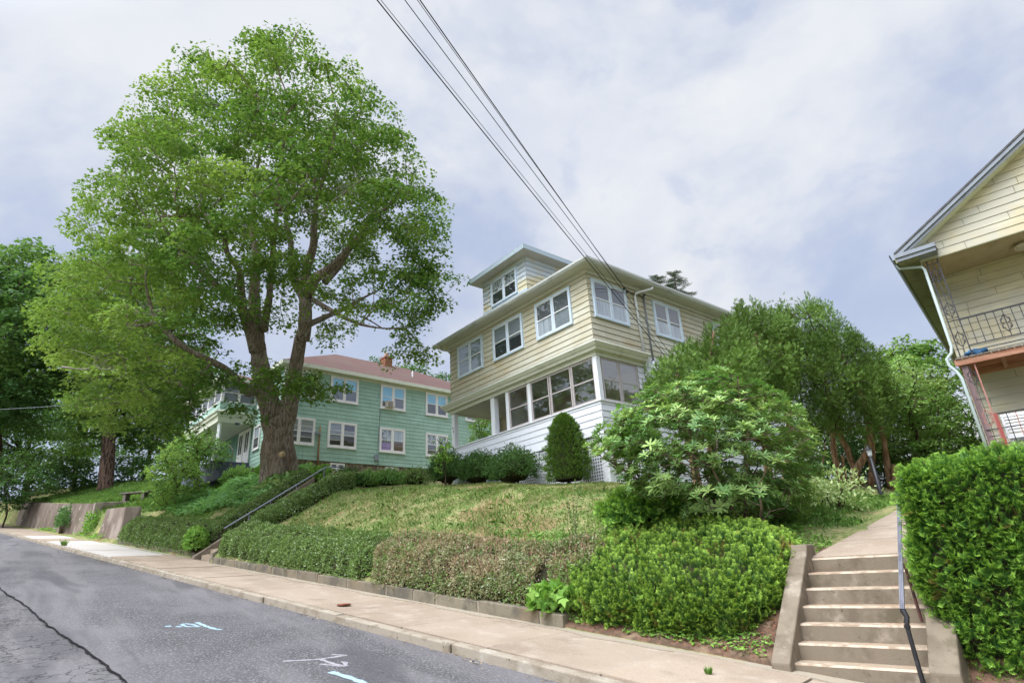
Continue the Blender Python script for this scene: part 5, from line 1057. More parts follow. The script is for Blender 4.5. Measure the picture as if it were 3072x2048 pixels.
# ------------------------------------------------------------------ other trees
def simple_tree(name,label,outline,depth,base_xy,thick,trunk_r,mat_leaf,bark,group=None,spacing=1.5,n=420,per=24,size=.22,k=6,rad=1.1,lean=0,limbs=None,base_b=None,tones=.3,zbase=None,lens=None,cat='tree',droop=.45):
    bp=at(base_xy[0],base_xy[1],depth) if base_b is None else atb(base_xy[0],base_xy[1],base_b)
    if zbase is None: bp[2]=terw(bp)-.1
    C=outline_volume(outline,depth,n,thick,1.,spacing); C=C[noise3(C,.5,len(label))>-1.0]
    C2=clumps(C,k,rad,droop); root=thing(name,label,cat,bp,0,group)
    top=C[np.argmax(C[:,2])]; cen=C.mean(0)
    h1=max(.3,(cen[2]-bp[2])*.42); v1=bp+np.array([0,0,h1])-rt*lean*h1+rng.normal(0,.04*h1,3)*np.array([1,1,0]); L=[([bp,bp+(v1-bp)*.5,v1,v1*.45+cen*.55,cen*.5+top*.5],[trunk_r,trunk_r*.85,trunk_r*.75,trunk_r*.55,trunk_r*.2])]
    for j in range(5):
        e=C[rng.integers(len(C))]; s0=v1*.8+cen*.2; L.append(([s0,(s0+e)/2+np.array([0,0,.4]),e],[trunk_r*.5,trunk_r*.3,.03]))
    G=grow(L,C2); branch_mesh('trunk',L[:1],None,bark,root,bp,wob=.05); branch_mesh('branches',L[1:],G,bark,root,bp,r_tip=.012)
    tone=np.repeat(np.clip(tones*rng.uniform(0,2,len(C))*(noise3(C,.6,4)>-.1),0,.95),k)
    P,X,N,S,T=spray_leaves(C2,per,.5*rad,size,.4,.4,tone=tone)
    T_,F_=(MAPLE,MAPLEF) if lens is None else lens
    inst('crown',T_,F_,P-bp,X,N,S,mat_leaf,root,tone=T); return root
KT=(KITE,KITEF)
simple_tree('maple_tree','second broad maple with dark straight trunk on the grassy lot behind the bench',[(120,690),(240,560),(380,560),(460,700),(500,860),(440,960),(330,985),(260,1003),(190,990),(150,900)],50,(245,1112),8,.52,L_DK,BARKD,base_b=10.8,lean=.16,n=380,spacing=2.0,per=26,size=.34,rad=1.7,k=7,tones=.45)
simple_tree('leafy_tree','tall dark leafy tree where the grassy lot ends, beyond the retaining wall',[(-160,600),(-60,560),(0,585),(60,545),(110,560),(135,600),(150,700),(120,860),(60,960),(-80,1000),(-170,900)],46,(-20,1135),6,.5,L_DK,BARKD,n=520,spacing=1.45,per=26,size=.30,rad=1.4,tones=.25)
BGT='trees closing the lot behind the grass'
for i,(lb,ol,dp,bx,ml,sz) in enumerate([
 ('bushy green tree at the back of the grassy lot, crown low over dark shrubs',[(-120,900),(-20,860),(60,850),(130,880),(160,960),(130,1060),(0,1080),(-120,1070)],58,(60,1120),L_BG,.36),
 ('bright green tree between the tall dark tree and the trunk of the lot maple',[(90,870),(160,830),(240,850),(250,960),(220,1060),(120,1075)],66,(170,1118),L_SHR,.38),
 ('dark thin crowned tree between the lot maple trunk and the light green bush',[(265,900),(330,860),(420,870),(450,960),(430,1050),(300,1075)],62,(330,1112),L_DK,.34),
 ('dark tree behind the yellow green shrub, beside the green house porch',[(380,880),(450,840),(510,850),(520,940),(500,1020),(400,1040)],56,(440,1110),L_DK,.30)]):
    simple_tree('leafy_tree',lb,ol,dp,(bx[0],bx[1]),4.5,.3,ml,BARKD,BGT,n=260,spacing=1.6,per=26,size=sz,rad=1.6,lens=KT)
for lb,ol,dp,bx,ml in [
 ('single leafy treetop over the green house roof, on the maple side of its chimney',[(845,838),(862,822),(880,828),(884,850),(850,852)],62,(865,960),L_BG),
 ('pair of leafy treetops over the green house roof, between chimney and yellow house',[(905,850),(915,832),(940,846),(958,826),(975,850),(985,870),(900,864)],60,(945,980),L_BG),
 ('low treetop showing at the ridge end beside the yellow house',[(1005,868),(1022,852),(1040,860),(1045,885),(1005,884)],62,(1025,980),L_BG)]:
    simple_tree('leafy_tree',lb,ol,dp,bx,1.2,.2,ml,BARKD,'treetops over the green roof',n=40,spacing=.8,per=16,size=.30,rad=.9,k=5,lens=KT)
# spruce behind the yellow house
sp=at(1560,980,44); sp[2]=5.0; root=thing('spruce_tree','dark spruce tree rising behind the yellow house roof','tree',sp)
hz=at(1524,618,44)[2]; hz2=at(1545,622,44)
for nm_,tx,ty in (('a',1510,626),('b',1545,624)):
    pass
tops=[at(1508,628,44),at(1546,622,44.5)]; Pp=[];Xx=[];Nn=[];Ss=[]; mb=MB(-sp)
for tp in tops:
    H=tp[2]-sp[2]; mb.tube([(tp[0],tp[1],sp[2]),(tp[0],tp[1],tp[2]-.3)],[.25,.02],7)
    for k in range(32):
        z=tp[2]-.25-k*.31; rr=.30+(tp[2]-z)*.5*rng.uniform(.75,1.2); 
        for j in range(7):
            a=rng.uniform(0,6.283); d=np.array([math.cos(a),math.sin(a),rng.uniform(-.3,.1)]); p0=np.array([tp[0],tp[1],z]); p1=p0+d*rr; mb.tube([p0,p1],[.02,.008],3,cap=False)
            m_=max(3,int(rr/.16))
            for q in range(m_):
                t_=(q+.5)/m_; 
                for sg in (-1,1): Pp.append(p0+(p1-p0)*t_); Xx.append(d+sg*np.array([-d[1],d[0],0])*.8+np.array([0,0,.15])); Nn.append((0,0,1)); Ss.append(.34*rng.uniform(.7,1.2))
mb.build('trunk',BARKD,root); inst('crown',SPR_T,SPR_F,np.array(Pp)-sp,np.array(Xx),np.array(Nn)+rng.normal(0,.4,(len(Pp),3)),np.array(Ss),L_SPR,root)
# ------------------------------------------------------------------ cedars beside the cream house
def cedar(label,axis,depth,b,stems,group='old cedars between the two houses',n=1500,flat=.8,open_=()):
    """axis: outline polygon; foliage hangs in upswept clumps on several stems"""
    c0=atb(stems[0][0][0],stems[0][0][1],b); c0[2]=terw(c0)-.1; root=thing('cedar_tree',label,'tree',c0,0,group)
    C=outline_volume(axis,depth,n,2.2,1.,.57)
    if open_:
        x,y,_w=pxy(C); k=np.ones(len(C),bool)
        for po,pr_ in open_: k&=~(inpoly(x,y,po)&(rng.uniform(0,1,len(C))<pr_))
        C=C[k]
    C=C[noise3(C,1.1,5)>-.85]; C0=C; C=clumps(C,6,.42,.3,.14); x,y,_w=pxy(C); C=C[inpoly(x,y,axis)&((polydist(x,y,axis)>11)|(rng.uniform(0,1,len(C))<.12))]
    L=[]
    for pts in stems:
        P=[at(x,y,depth+dd) for x,y,dd,r in pts]; P[0][2]=min(P[0][2],terw(P[0])-.05); L.append((P,[q[3] for q in pts]))
    G=grow(L,C,pull=.15); branch_mesh('trunk',L,None,BARKT,root,c0,wob=.08); branch_mesh('branches',[],G,TWIG,root,c0,r_tip=.006)
    per=46; nn=len(C)*per; c=np.repeat(C,per,0); d=rnd_unit(nn); P=c+d*np.array([.20,.20,.34])*rng.uniform(.3,1,(nn,1))
    ax=np.array([c0[0],c0[1],0]); ou=P-ax; ou[:,2]=0; ou=nrm(ou)
    X=nrm(d*.55+ou*.45+np.array([0,0,.55])+rng.normal(0,.3,(nn,3))); N=nrm(rng.normal(0,1,(nn,3))*.6+ou*.8+np.array([0,0,.4]))
    tone=np.repeat(np.clip(.5*(noise3(C,1.3,9)>.1)*rng.uniform(.2,1,len(C)),0,.9),per)
    inst('crown',FRO_T,FRO_F,P-c0,X,N,rng.uniform(.075,.145,nn),L_CED,root,tone=tone); return root
cedar('lowest cedar, bright green crown against the side wall of the yellow house',[(1462,910),(1484,866),(1535,818),(1585,786),(1635,752),(1668,722),(1692,738),(1720,770),(1745,830),(1765,920),(1740,1000),(1560,1000),(1480,945)],13.2,14.6,[[(1640,1100,0,.12),(1630,980,0,.1),(1625,880,0,.07),(1640,760,0,.02)],[(1600,1080,0,.1),(1570,960,.2,.08),(1555,860,.1,.03)]],n=2000)
cedar('tall middle cedar with bare brown limbs showing under its crown',[(1650,760),(1690,700),(1725,690),(1760,702),(1800,715),(1830,760),(1840,840),(1830,930),(1760,985),(1690,960),(1660,850)],15.6,17.0,[[(1770,1120,0,.12),(1755,990,0,.1),(1745,880,.1,.09),(1735,760,0,.03)],[(1800,1110,.3,.1),(1815,1000,.3,.09),(1800,900,.3,.07),(1790,780,.2,.03)]],n=2000,open_=[([(1710,870),(1800,860),(1800,980),(1700,970)],.5)])
cedar('tallest cedar with spiky top and several leaning reddish trunks by the lamp post',[(1760,720),(1800,700),(1850,695),(1866,672),(1885,690),(1930,715),(1965,760),(2010,800),(2050,850),(2062,940),(2040,1000),(1990,1022),(1930,1000),(1870,1010),(1810,960),(1780,840)],17.2,18.6,
 [[(1958,1125,.0,.13),(1968,1080,0,.115),(1990,1040,0,.1),(1998,1000,0,.09),(1975,900,0,.07),(1900,760,0,.03)],[(2000,1120,.2,.1),(2003,1060,.2,.09),(2000,1000,.2,.08),(1960,860,.2,.03)],[(1925,1085,-.1,.09),(1915,1030,-.1,.085),(1912,985,0,.08),(1900,880,0,.05)],[(1965,1070,.3,.09),(1945,1030,.3,.085),(1925,985,.3,.08),(1890,850,.3,.03)],[(2050,1130,.1,.12),(2040,1080,.1,.1),(2030,1010,.2,.08),(2010,900,.2,.03)],[(2056,1125,-.2,.13),(2058,1085,-.2,.12),(2060,1068,-.2,.11)],[(1940,1100,-.2,.05),(1936,1060,-.2,.05),(1936,1045,-.2,.045)],[(1878,1075,-.6,.03),(1890,1060,-.7,.028),(1896,1035,-.7,.022),(1893,1015,-.7,.012)]],n=2800,open_=[([(1780,890),(1850,870),(1850,1000),(1780,990)],.35)])
simple_tree('leafy_bush','large pale green leafy thicket filling the gap beside the cream house wall',[(1985,850),(2035,815),(2090,822),(2150,856),(2195,915),(2240,955),(2275,1010),(2270,1090),(2180,1110),(2060,1110),(2030,1000)],19.5,(2140,1140),2.6,.12,L_THI,TWIG,None,spacing=.48,n=2000,per=26,size=.12,k=4,rad=.48,tones=.35,cat='bush',lens=KT)
simple_tree('leafy_tree','tall maple tree showing above the thicket between the cedars and the cream house',[(1960,840),(2010,795),(2060,785),(2095,768),(2135,785),(2175,825),(2200,880),(2190,930),(2120,960),(2030,940)],31,(2110,1080),3.2,.25,L_MAP,BARKD,None,spacing=1.1,n=330,per=28,size=.2,k=6,rad=.85,tones=.1)
simple_tree('leafy_bush','dark undergrowth bush at the feet of the cedar trunks',[(1800,1000),(1870,960),(1990,960),(2070,990),(2085,1110),(2010,1125),(1900,1135),(1820,1110)],20.5,(1950,1135),1.6,.06,L_DK,TWIG,None,spacing=.45,n=1100,per=22,size=.13,k=4,rad=.45,tones=.3,cat='bush',lens=KT)
# ------------------------------------------------------------------ clipped hedges
def hedge_run(name,label,pts,wd,hgt,mat,n,size,group=None,core=True,lump=.07,cat='hedge',seed=1,base=None,T_=(KITE,KITEF),twig=.25,rnd_end=True):
    """pts: centre line [(a,b)]; rounded box section swept along the ground"""
    pts=[np.array(p,float) for p in pts]; seg=[np.linalg.norm(pts[i+1]-pts[i]) for i in range(len(pts)-1)]; L=sum(seg)
    def along(s):
        s=np.clip(s,0,L); P=np.zeros((len(s),2)); D=np.zeros((len(s),2)); acc=0
        for i,q in enumerate(seg):
            m_=(s>=acc-1e-6)&(s<=acc+q+1e-6); t=((s-acc)/q)[:,None]; P[m_]=(pts[i]+(pts[i+1]-pts[i])*t)[m_]; D[m_]=(pts[i+1]-pts[i])/q; acc+=q
        return P,D
    def place(s,u,kk,hk):
        # u in 0..1 round the section: front foot -> top -> back foot
        P,D=along(s); nrm2=np.stack([D[:,1],-D[:,0]],1); an=np.pi*u; ex=.5; cx=np.sign(np.cos(an))*np.abs(np.cos(an))**ex; cz=np.abs(np.sin(an))**ex
        endk=np.ones(len(s))
        if rnd_end: e=np.minimum(s,L-s); endk=np.sqrt(np.clip(1-(1-np.clip(e/(wd*.5),0,1))**2,0.02,1))
        off_=cx*wd*.5*kk*endk; q=P+nrm2*off_[:,None]; g=ter(q[:,0],q[:,1]); hh=hgt*hk if not callable(hgt) else hgt(s)*hk
        z=g+cz*hh*(.55+.45*endk)*kk; W_=q[:,:1]*EA+q[:,1:2]*EB; W_[:,2]=z
        nv=nrm2*cx[:,None]; NN=nv[:,:1]*EA+nv[:,1:]*EB; NN[:,2]=cz**2*1.1; return W_,nrm(NN+1e-6)
    c=pts[0]; loc=st(c[0],c[1],float(ter(c[0],c[1])[0])); root=thing(name,label,cat,loc,0,group)
    if core:
        ns=max(8,int(L/.15)); nu=13; s=np.repeat(np.linspace(0,L,ns),nu); u=np.tile(np.linspace(0,1,nu),ns); V,_=place(s,u,np.full(len(s),.80),np.ones(len(s))); V[:,2]-=.02
        V+=.02*noise3(V*3,3,seed)[:,None]; i=np.arange(ns*nu).reshape(ns,nu); Fc=np.stack([i[:-1,:-1],i[1:,:-1],i[1:,1:],i[:-1,1:]],-1).reshape(-1,4); arrmesh('shade_core',V-loc,Fc,CORE,root)
    s=rng.uniform(0,L,n); u=rng.uniform(0,1,n); u=np.where(rng.uniform(0,1,n)<.55,rng.uniform(0,.6,n),u)
    P,N=place(s,u,np.ones(n),np.ones(n)); k=lump*noise3(P,2.2,seed)+lump*.6*noise3(P,6,seed+3)-.16*rng.uniform(0,1,n)**2.5
    P=P+N*k[:,None]
    X=nrm(N*.35+rnd_unit(n)*.9+np.array([0,0,.35])); NN=nrm(N+rng.normal(0,.55,(n,3)))
    if twig:
        m_=rng.uniform(0,1,n)<.03; mb=MB(-loc)
        for p,nn_ in zip(P[m_],N[m_]): mb.tube([p-nn_*.12,p+nn_*.05+rng.normal(0,.02,3)],[.004,.002],3,cap=False)
        mb.build('stems',TWIG,root)
    tone=np.clip(.9*(rng.uniform(0,1,n)<.07)+.0,0,1)
    inst('foliage',T_[0],T_[1],P-loc,X,NN,size*rng.uniform(.6,1.35,n),mat,root,tone=tone); return root,place,L,along
hedge_run('hedge','low clipped green hedge on the long bluestone wall, before its browning stretch',[(-18.55,7.40),(-10.6,7.37)],.92,.54,L_BOX,42000,.05,'clipped street hedges',seed=2)
hr=hedge_run('hedge','browning half dead stretch of low hedge, twiggy and reddish, beside the yew',[(-10.7,7.37),(-8.2,7.37),(-6.3,7.46),(-5.5,8.0)],.95,.60,L_DRY,32000,.045,'clipped street hedges',seed=4)
# bare reddish shoots and green patches in the browning hedge
mb=MB(-np.array(hr[0].location)); 
s=rng.uniform(0,hr[2],1500); P,N=hr[1](s,rng.uniform(0,.75,1500),np.full(1500,.93),np.ones(1500))
RTW=M('reddish_bare_twigs',lin((176,138,118)),.95,.1,[(lin((146,108,90)),6,.45,.6,.8)])
for p,n_ in zip(P,N): d=n_*.5+np.array([0,0,.75])+rng.normal(0,.25,3); mb.tube([p-d*.1,p+d*rng.uniform(.05,.13)],[.0035,.002],3,cap=False)
mb.build('bare_twigs',RTW,hr[0])
s=rng.uniform(0,hr[2],9000); P,N=hr[1](s,rng.uniform(0,.7,9000),np.full(9000,1.0),np.ones(9000)); ok=(noise3(P,1.6,21)-.5*(P[:,2]-ter(*[P@EA,P@EB])-.35)>-.42); P,N=P[ok],N[ok]
inst('green_patches',KITE,KITEF,P-np.array(hr[0].location),nrm(rnd_unit(len(P))+N*.4),nrm(N+rng.normal(0,.5,N.shape)),.05*rng.uniform(.6,1.3,len(P)),L_BOX,hr[0],tone=(rng.uniform(0,1,len(P))<.1)*.8)
hedge_run('hedge','clipped hedge climbing the bank between the narrow steps and the lawn',[(-18.5,7.8),(-18.45,9.4),(-18.4,11.3)],.72,.62,L_BOX,24000,.055,'clipped hedges beside the narrow steps',seed=6)
hedge_run('hedge','lower clipped hedge climbing the bank between the ground cover and the grey handrail',[(-20.8,7.6),(-20.75,9.4),(-20.7,10.9)],.6,.55,L_BOX,16000,.055,'clipped hedges beside the narrow steps',seed=7)
hedge_run('hedge','clipped green hedge between the stained concrete block and the narrow steps',[(-30.2,7.55),(-20.9,7.5)],.8,.62,L_BOX,26000,.062,'clipped street hedges',seed=8)
# small yellow-green bush in the left hedge
def hit(x,y,d0=4.,d1=70.):
    r=ray(x,y)
    for d in np.arange(d0,d1,.12):
        p=r*d
        if p[2]<terw(p): return p
    return r*d1
def bush(name,label,c,rad,mat,n,size,T_=(KITE,KITEF),lump=.16,freq=1.8,seed=1,stems=True,core=.72,zmin=-.55,inner=.35,up=.35,cat='shrub',group=None,tones=0,tipv=None,spread=.8):
    c=np.array(c,float); loc=np.array([c[0],c[1],terw(c)]); root=thing(name,label,cat,loc,0,group)
    if core: shell_core('shade_core',c,np.array(rad)*core,CORE,root,loc,lump,seed)
    P,N=ell_surface(n,c,rad,lump,freq,seed,inner,zmin); X=nrm(N*.6+rnd_unit(len(P))*spread+np.array([0,0,up])); NN=nrm(N+rng.normal(0,.5,N.shape)+np.array([0,0,.3]))
    if stems:
        mb=MB(-loc)
        for k in range(10):
            a=rng.uniform(0,6.28); q=rng.uniform(.15,.7); tp=c+np.array([math.cos(a)*rad[0]*q,math.sin(a)*rad[1]*q,rad[2]*.2]); b0=loc+np.array([math.cos(a)*.08,math.sin(a)*.08,-.05]); mb.tube([b0,(b0+tp)/2+rng.normal(0,.05,3),tp],[.022,.016,.008],5)
        mb.build('stems',TWIG,root)
    tone=np.clip((rng.uniform(0,1,len(P))<.5)*tones*rng.uniform(0,2,len(P)),0,.95)
    inst('foliage',T_[0],T_[1],P-loc,X,NN,size*rng.uniform(.6,1.3,len(P)),mat,root,tip=tipv,tone=tone); return root
p=atb(450,1243,7.15); bush('bush','small yellow green bush growing out of the street hedge by the narrow steps',p+np.array([0,0,.0]),(.42,.3,.42),L_WEED,900,.13,core=.6,stems=False,seed=3)
# three round shrubs and the dwarf spruce in front of the lattice
q='rounded dark shrubs in front of the white lattice'
for lb,x0,x1,yt,yb,sd in (('rounded dark shrub at the porch corner under the house number post',992,1062,1045,1110,11),('middle rounded dark shrub, smallest of the three by the lattice',1062,1135,1045,1110,12),('largest rounded dark shrub, beside the white brick pier',1132,1224,1034,1110,13)):
    A=atY((x0+x1)/2,(yt+yb)/2,12.0); k=(A@fw)/1319; rx=(x1-x0)/2*k*1.06; rz=(yb-yt)/2*k*1.12
    r_=bush('round_shrub',lb,A+np.array([0,0,-.05]),(rx*1.40,rx*1.0,rz*1.10),L_RND,12000,.06,lump=.26,freq=1.9,seed=sd,core=.66,group=q,zmin=-.5,inner=.5)
A=atY(1300,1027,11.95); g0=atY(1300,1108,11.95); top=atY(1302,943,11.95); k=(A@fw)/1319; H=top[2]-g0[2]
loc=np.array([A[0],A[1],terw(A)]); root=thing('dwarf_spruce','dense conical dwarf spruce in front of the porch lattice','conifer',loc)
n=11000; z=rng.uniform(.04,1,n)**.9; a=rng.uniform(0,6.283,n); prof=np.interp(z,[0,.08,.25,.5,.75,.9,1],[.34,.50,.53,.47,.36,.24,.04])*2*46*k/1.0*.5*1.95
lum=1+.16*noise3(np.stack([np.cos(a)*2,np.sin(a)*2,z*5],1),2.,3)+.17*noise3(np.stack([np.cos(a)*6,np.sin(a)*6,z*16],1),2.,8); r=prof*lum*(1-.3*rng.uniform(0,1,n)**3)
P=np.stack([loc[0]+r*np.cos(a),loc[1]+r*np.sin(a),loc[2]+z*H],1); ou=np.stack([np.cos(a),np.sin(a),np.full(n,.35)],1)
inst('foliage',SPR_T,SPR_F,P-loc,nrm(ou+rng.normal(0,.4,(n,3))+np.array([0,0,.4])),nrm(rng.normal(0,.6,(n,3))+np.array([0,0,.8])+ou*.3),.075*rng.uniform(.7,1.3,n),L_CON,root,tip=SPR_TIP)
mb=MB(-loc); mb.tube([loc-np.array([0,0,.1]),loc+np.array([0,0,H*.9])],[.07,.02],7); mb.build('trunk',BARKD,root)
pc=MB(-loc); hs=np.linspace(.06,.97,10); pc.tube([loc+np.array([0,0,H*h]) for h in hs],[max(.02,np.interp(h,[0,.08,.25,.5,.75,.9,1],[.30,.46,.50,.43,.32,.2,.03])*2*46*k*.5*1.95*.78) for h in hs],14); pc.build('shade_core',CORE,root)
# ------------------------------------------------------------------ tall yew hedge on the right
ha0,ha1,hb0,hb1,hz1=-1.27,3.2,7.18,9.4,.72
loc=st(-.2,7.6,float(ter(-.2,7.6)[0])); root=thing('hedge','tall clipped bright green yew hedge beside the concrete stairs, below the cream house','hedge',loc)
def brown(P): return np.where((noise3(P,3.2,77)+.6*noise3(P,7,78)>.95)&(rng.uniform(0,1,len(P))<.55),rng.uniform(.5,1,len(P)),np.where(rng.uniform(0,1,len(P))<.006,.9,0))
def yewpts(nf,nl,nt):
    A=[];B=[];Z=[];NN=[]
    q=rng.uniform(0,1,nf); A.append(rng.uniform(ha0,2.2,nf)); z=rng.uniform(-1.5,hz1,nf); B.append(np.full(nf,hb0)-.0); Z.append(z); NN.append(np.tile([0,-1,.15],(nf,1)))
    A.append(np.full(nl,ha0)); B.append(rng.uniform(hb0,hb1,nl)); Z.append(rng.uniform(-1.2,hz1,nl)); NN.append(np.tile([-1,0,.15],(nl,1)))
    A.append(rng.uniform(ha0,3.,nt)); B.append(rng.uniform(hb0,hb1,nt)); Z.append(np.full(nt,hz1)); NN.append(np.tile([0,0,1.],(nt,1)))
    A,B,Z=map(np.concatenate,(A,B,Z)); NN=np.concatenate(NN)
    # round the edges
    R=.16; da=np.clip(ha0+R-A,0,R); db=np.clip(hb0+R-B,0,R); dz=np.clip(Z-hz1+R,0,R); d=np.sqrt(da**2+db**2+dz**2); k=np.where(d>R,R/(d+1e-9),1.)
    v=np.stack([-da,-db,dz],1); A=A+da*(1-k); B=B+db*(1-k); Z=Z-dz*(1-k); NN=nrm(NN+v/R)
    A=A-.13*np.clip(1-np.abs(Z+.35)/.8,0,1)+.05*np.clip((-.7-Z)/.5,0,1)          # bulges over the cheek wall
    P=A[:,None]*EA+B[:,None]*EB; P[:,2]=Z; Nw=NN[:,:1]*EA+NN[:,1:2]*EB; Nw[:,2]=NN[:,2]; return P,Nw
P,N=yewpts(12500,6500,7000); k=.05*noise3(P,2.2,3)+.035*noise3(P,6,4)-.13*rng.uniform(0,1,len(P))**2-.12*np.clip(noise3(P,3.6,79)-.75,0,1); P=P+N*k[:,None]
X=nrm(N*.75+rng.normal(0,.45,N.shape)+np.array([0,0,.35])); NN=nrm(np.cross(X,rnd_unit(len(X)))+np.array([0,0,.7]))
inst('foliage',SPR_T,SPR_F,P-loc,X,NN,.10*rng.uniform(.65,1.3,len(P)),L_YEWH,root,tip=SPR_TIP,tone=brown(P))
m=MB(-loc); e=.12; m.add([st(a,b,z) for z in (-1.6,hz1-e) for a,b in ((ha0+e+.06,hb0+e),(3.2,hb0+e),(3.2,hb1),(ha0+e+.06,hb1))],[(0,3,2,1),(4,5,6,7),(0,1,5,4),(1,2,6,5),(2,3,7,6),(3,0,4,7)]); m.build('shade_core',CORE,root)
# ------------------------------------------------------------------ spreading yew by the stairs
yc=st(-4.4,8.02,-.30); loc=st(-4.4,7.92,float(ter(-4.4,7.92)[0])); root=thing('yew_bush','broad spreading yew bush with light tips over bare dirt, in front of the rhododendron','bush',loc)
def superell(n,pw=3.4):
    d=rnd_unit(n); s=(np.abs(d)**pw).sum(1)**(-1/pw); return d*s[:,None]
def yewbush(n,sc=1.,rim=.25):
    d=superell(n); d=d[(d[:,2]>-.72)]; d=d[(d[:,1]<.75)|(rng.uniform(0,1,len(d))<.4)]; q=d*np.array([1.52,1.06,.50])*sc
    q[:,2]+=.36*q[:,1]-.109*q[:,0]*.55; f=np.clip(-d[:,2],0,1); q[:,0]*=1-.10*f; q[:,1]+=.22*f
    P=q[:,:1]*EA+q[:,1:2]*EB; P[:,2]=q[:,2]; N=d[:,:1]*EA/1.5+d[:,1:2]*EB; N[:,2]=d[:,2]*1.2; return P+yc,nrm(N)
P,N=yewbush(26000); k=.09*noise3(P,1.6,7)+.07*noise3(P,4.5,8)-.20*rng.uniform(0,1,len(P))**2.3; P=P+N*k[:,None]; P[:,2]=np.maximum(P[:,2],-1.05)
X=nrm(N*.6+rng.normal(0,.38,N.shape)+np.array([0,0,.62])); NN=nrm(np.cross(X,rnd_unit(len(X)))+N*.5)
inst('foliage',SPR_T,SPR_F,P-loc,X,NN,.105*rng.uniform(.6,1.35,len(P)),L_YEW,root,tip=SPR_TIP,tone=brown(P))
P,N=yewbush(2600,.80); P=P[np.lexsort((P[:,0],))]
d=superell(4000); nu,nv=28,16; V=[];Fc=[]
for i in range(nu):
    for j in range(nv+1):
        u=2*math.pi*i/nu; v=math.pi*j/nv; dd=np.array([math.cos(u)*math.sin(v),math.sin(u)*math.sin(v),math.cos(v)]); s_=(np.abs(dd)**3.4).sum()**(-1/3.4); qd=dd*s_*np.array([1.50,1.0,.50])*.80; z_=qd[2]+.30*qd[1]-.06*qd[0]; V.append(EA*qd[0]+EB*qd[1]+np.array([0,0,z_])+yc-loc)
for i in range(nu):
    for j in range(nv): Fc.append((i*(nv+1)+j,i*(nv+1)+j+1,((i+1)%nu)*(nv+1)+j+1,((i+1)%nu)*(nv+1)+j))
arrmesh('shade_core',np.array(V),np.array(Fc),CORE,root,smooth=True)
m=MB(-loc)
for k in range(9): a=rng.uniform(-1.2,1.2); b0=st(-4.2+a*.5,8.0,float(ter(-4.2+a*.5,8.0)[0])-.05); m.tube([b0,b0+np.array([a*.3,-.2,.25]),yc+EA*a+np.array([0,0,.05])],[.035,.03,.012],6)
m.build('stems',TWIG,root)
# ------------------------------------------------------------------ rhododendron
RHO=[(1350,1012),(1395,965),(1440,930),(1480,905),(1530,880),(1590,856),(1640,845),(1690,868),(1740,886),(1790,898),(1840,945),(1862,1000),(1888,1050),(1884,1110),(1862,1165),(1800,1185),(1700,1190),(1600,1185),(1530,1182),(1475,1150),(1445,1110),(1405,1060),(1352,1032)]
rc=atb(1640,1040,9.4); rdp=float(rc@fw); loc=rc.copy(); loc[2]=terw(loc); root=thing('rhododendron','large rhododendron with glossy whorled leaves in front of the cedars','bush',loc)
C=outline_volume(RHO,rdp,420,1.15,1.,.34); C=clumps(C,13,.25,.45,.045); x,y,_w=pxy(C); C=C[inpoly(x,y,RHO)|(polydist(x,y,RHO)<8)]; x,y,w_=pxy(C); gap=noise3(C,1.7,31)
HOLE=[(1560,1040),(1640,1020),(1720,1040),(1730,1110),(1640,1140),(1570,1110)]
C=C[~((gap<-.8)|(inpoly(x,y,HOLE)&(w_<rdp-.1)&(rng.uniform(0,1,len(C))<.5)))]
WT=[];WF=[]
for k in range(9):
    a=2*math.pi*k/9+.25*math.sin(k*5.); lv=LANCE.copy()*(.85+.15*math.sin(k*3.1)); el=.34+.26*math.sin(k*2.3); ca,sa,ce,se=math.cos(a),math.sin(a),math.cos(el),math.sin(el)
    for p in lv: xq=p[0]*ce-p[2]*se; zq=p[0]*se+p[2]*ce; WT.append((ca*xq-sa*p[1],sa*xq+ca*p[1],zq))
    for f in LANCEF: WF.append(tuple(i+k*len(LANCE) for i in f))
WT=np.array(WT);WF=np.array(WF)
ou=C-np.array([rc[0],rc[1],rc[2]-.5]); AX=nrm(nrm(ou)*.62+np.array([0,0,.85])+rng.normal(0,.22,C.shape)); X=np.cross(AX,rnd_unit(len(C)))
growth_t=np.clip(.85*(noise3(C,1.4,33)>-.35)*rng.uniform(0,1,len(C)),0,.9)  # paler whorls of new growth, set patchily by noise
inst('foliage',WT,WF,C-loc,X,AX,.14*rng.uniform(.7,1.3,len(C)),L_RHO,root,tone=growth_t)
L=[]
for k in range(7):
    a=rng.uniform(-1.3,1.3); b0=loc+EA*a*.35+np.array([0,0,-.08]); t_=C[rng.integers(len(C))]; L.append(([b0,b0*.5+t_*.5+rng.normal(0,.12,3)-np.array([0,0,.12]),t_],[.045,.03,.01]))
G=grow(L,C,step=.2); branch_mesh('stems',L,G,M('rhododendron_stems',lin((128,112,96)),.9,.1,[(lin((90,76,64)),8,.45,.62,.8)]),root,loc,r_tip=.0042,expo=.4)
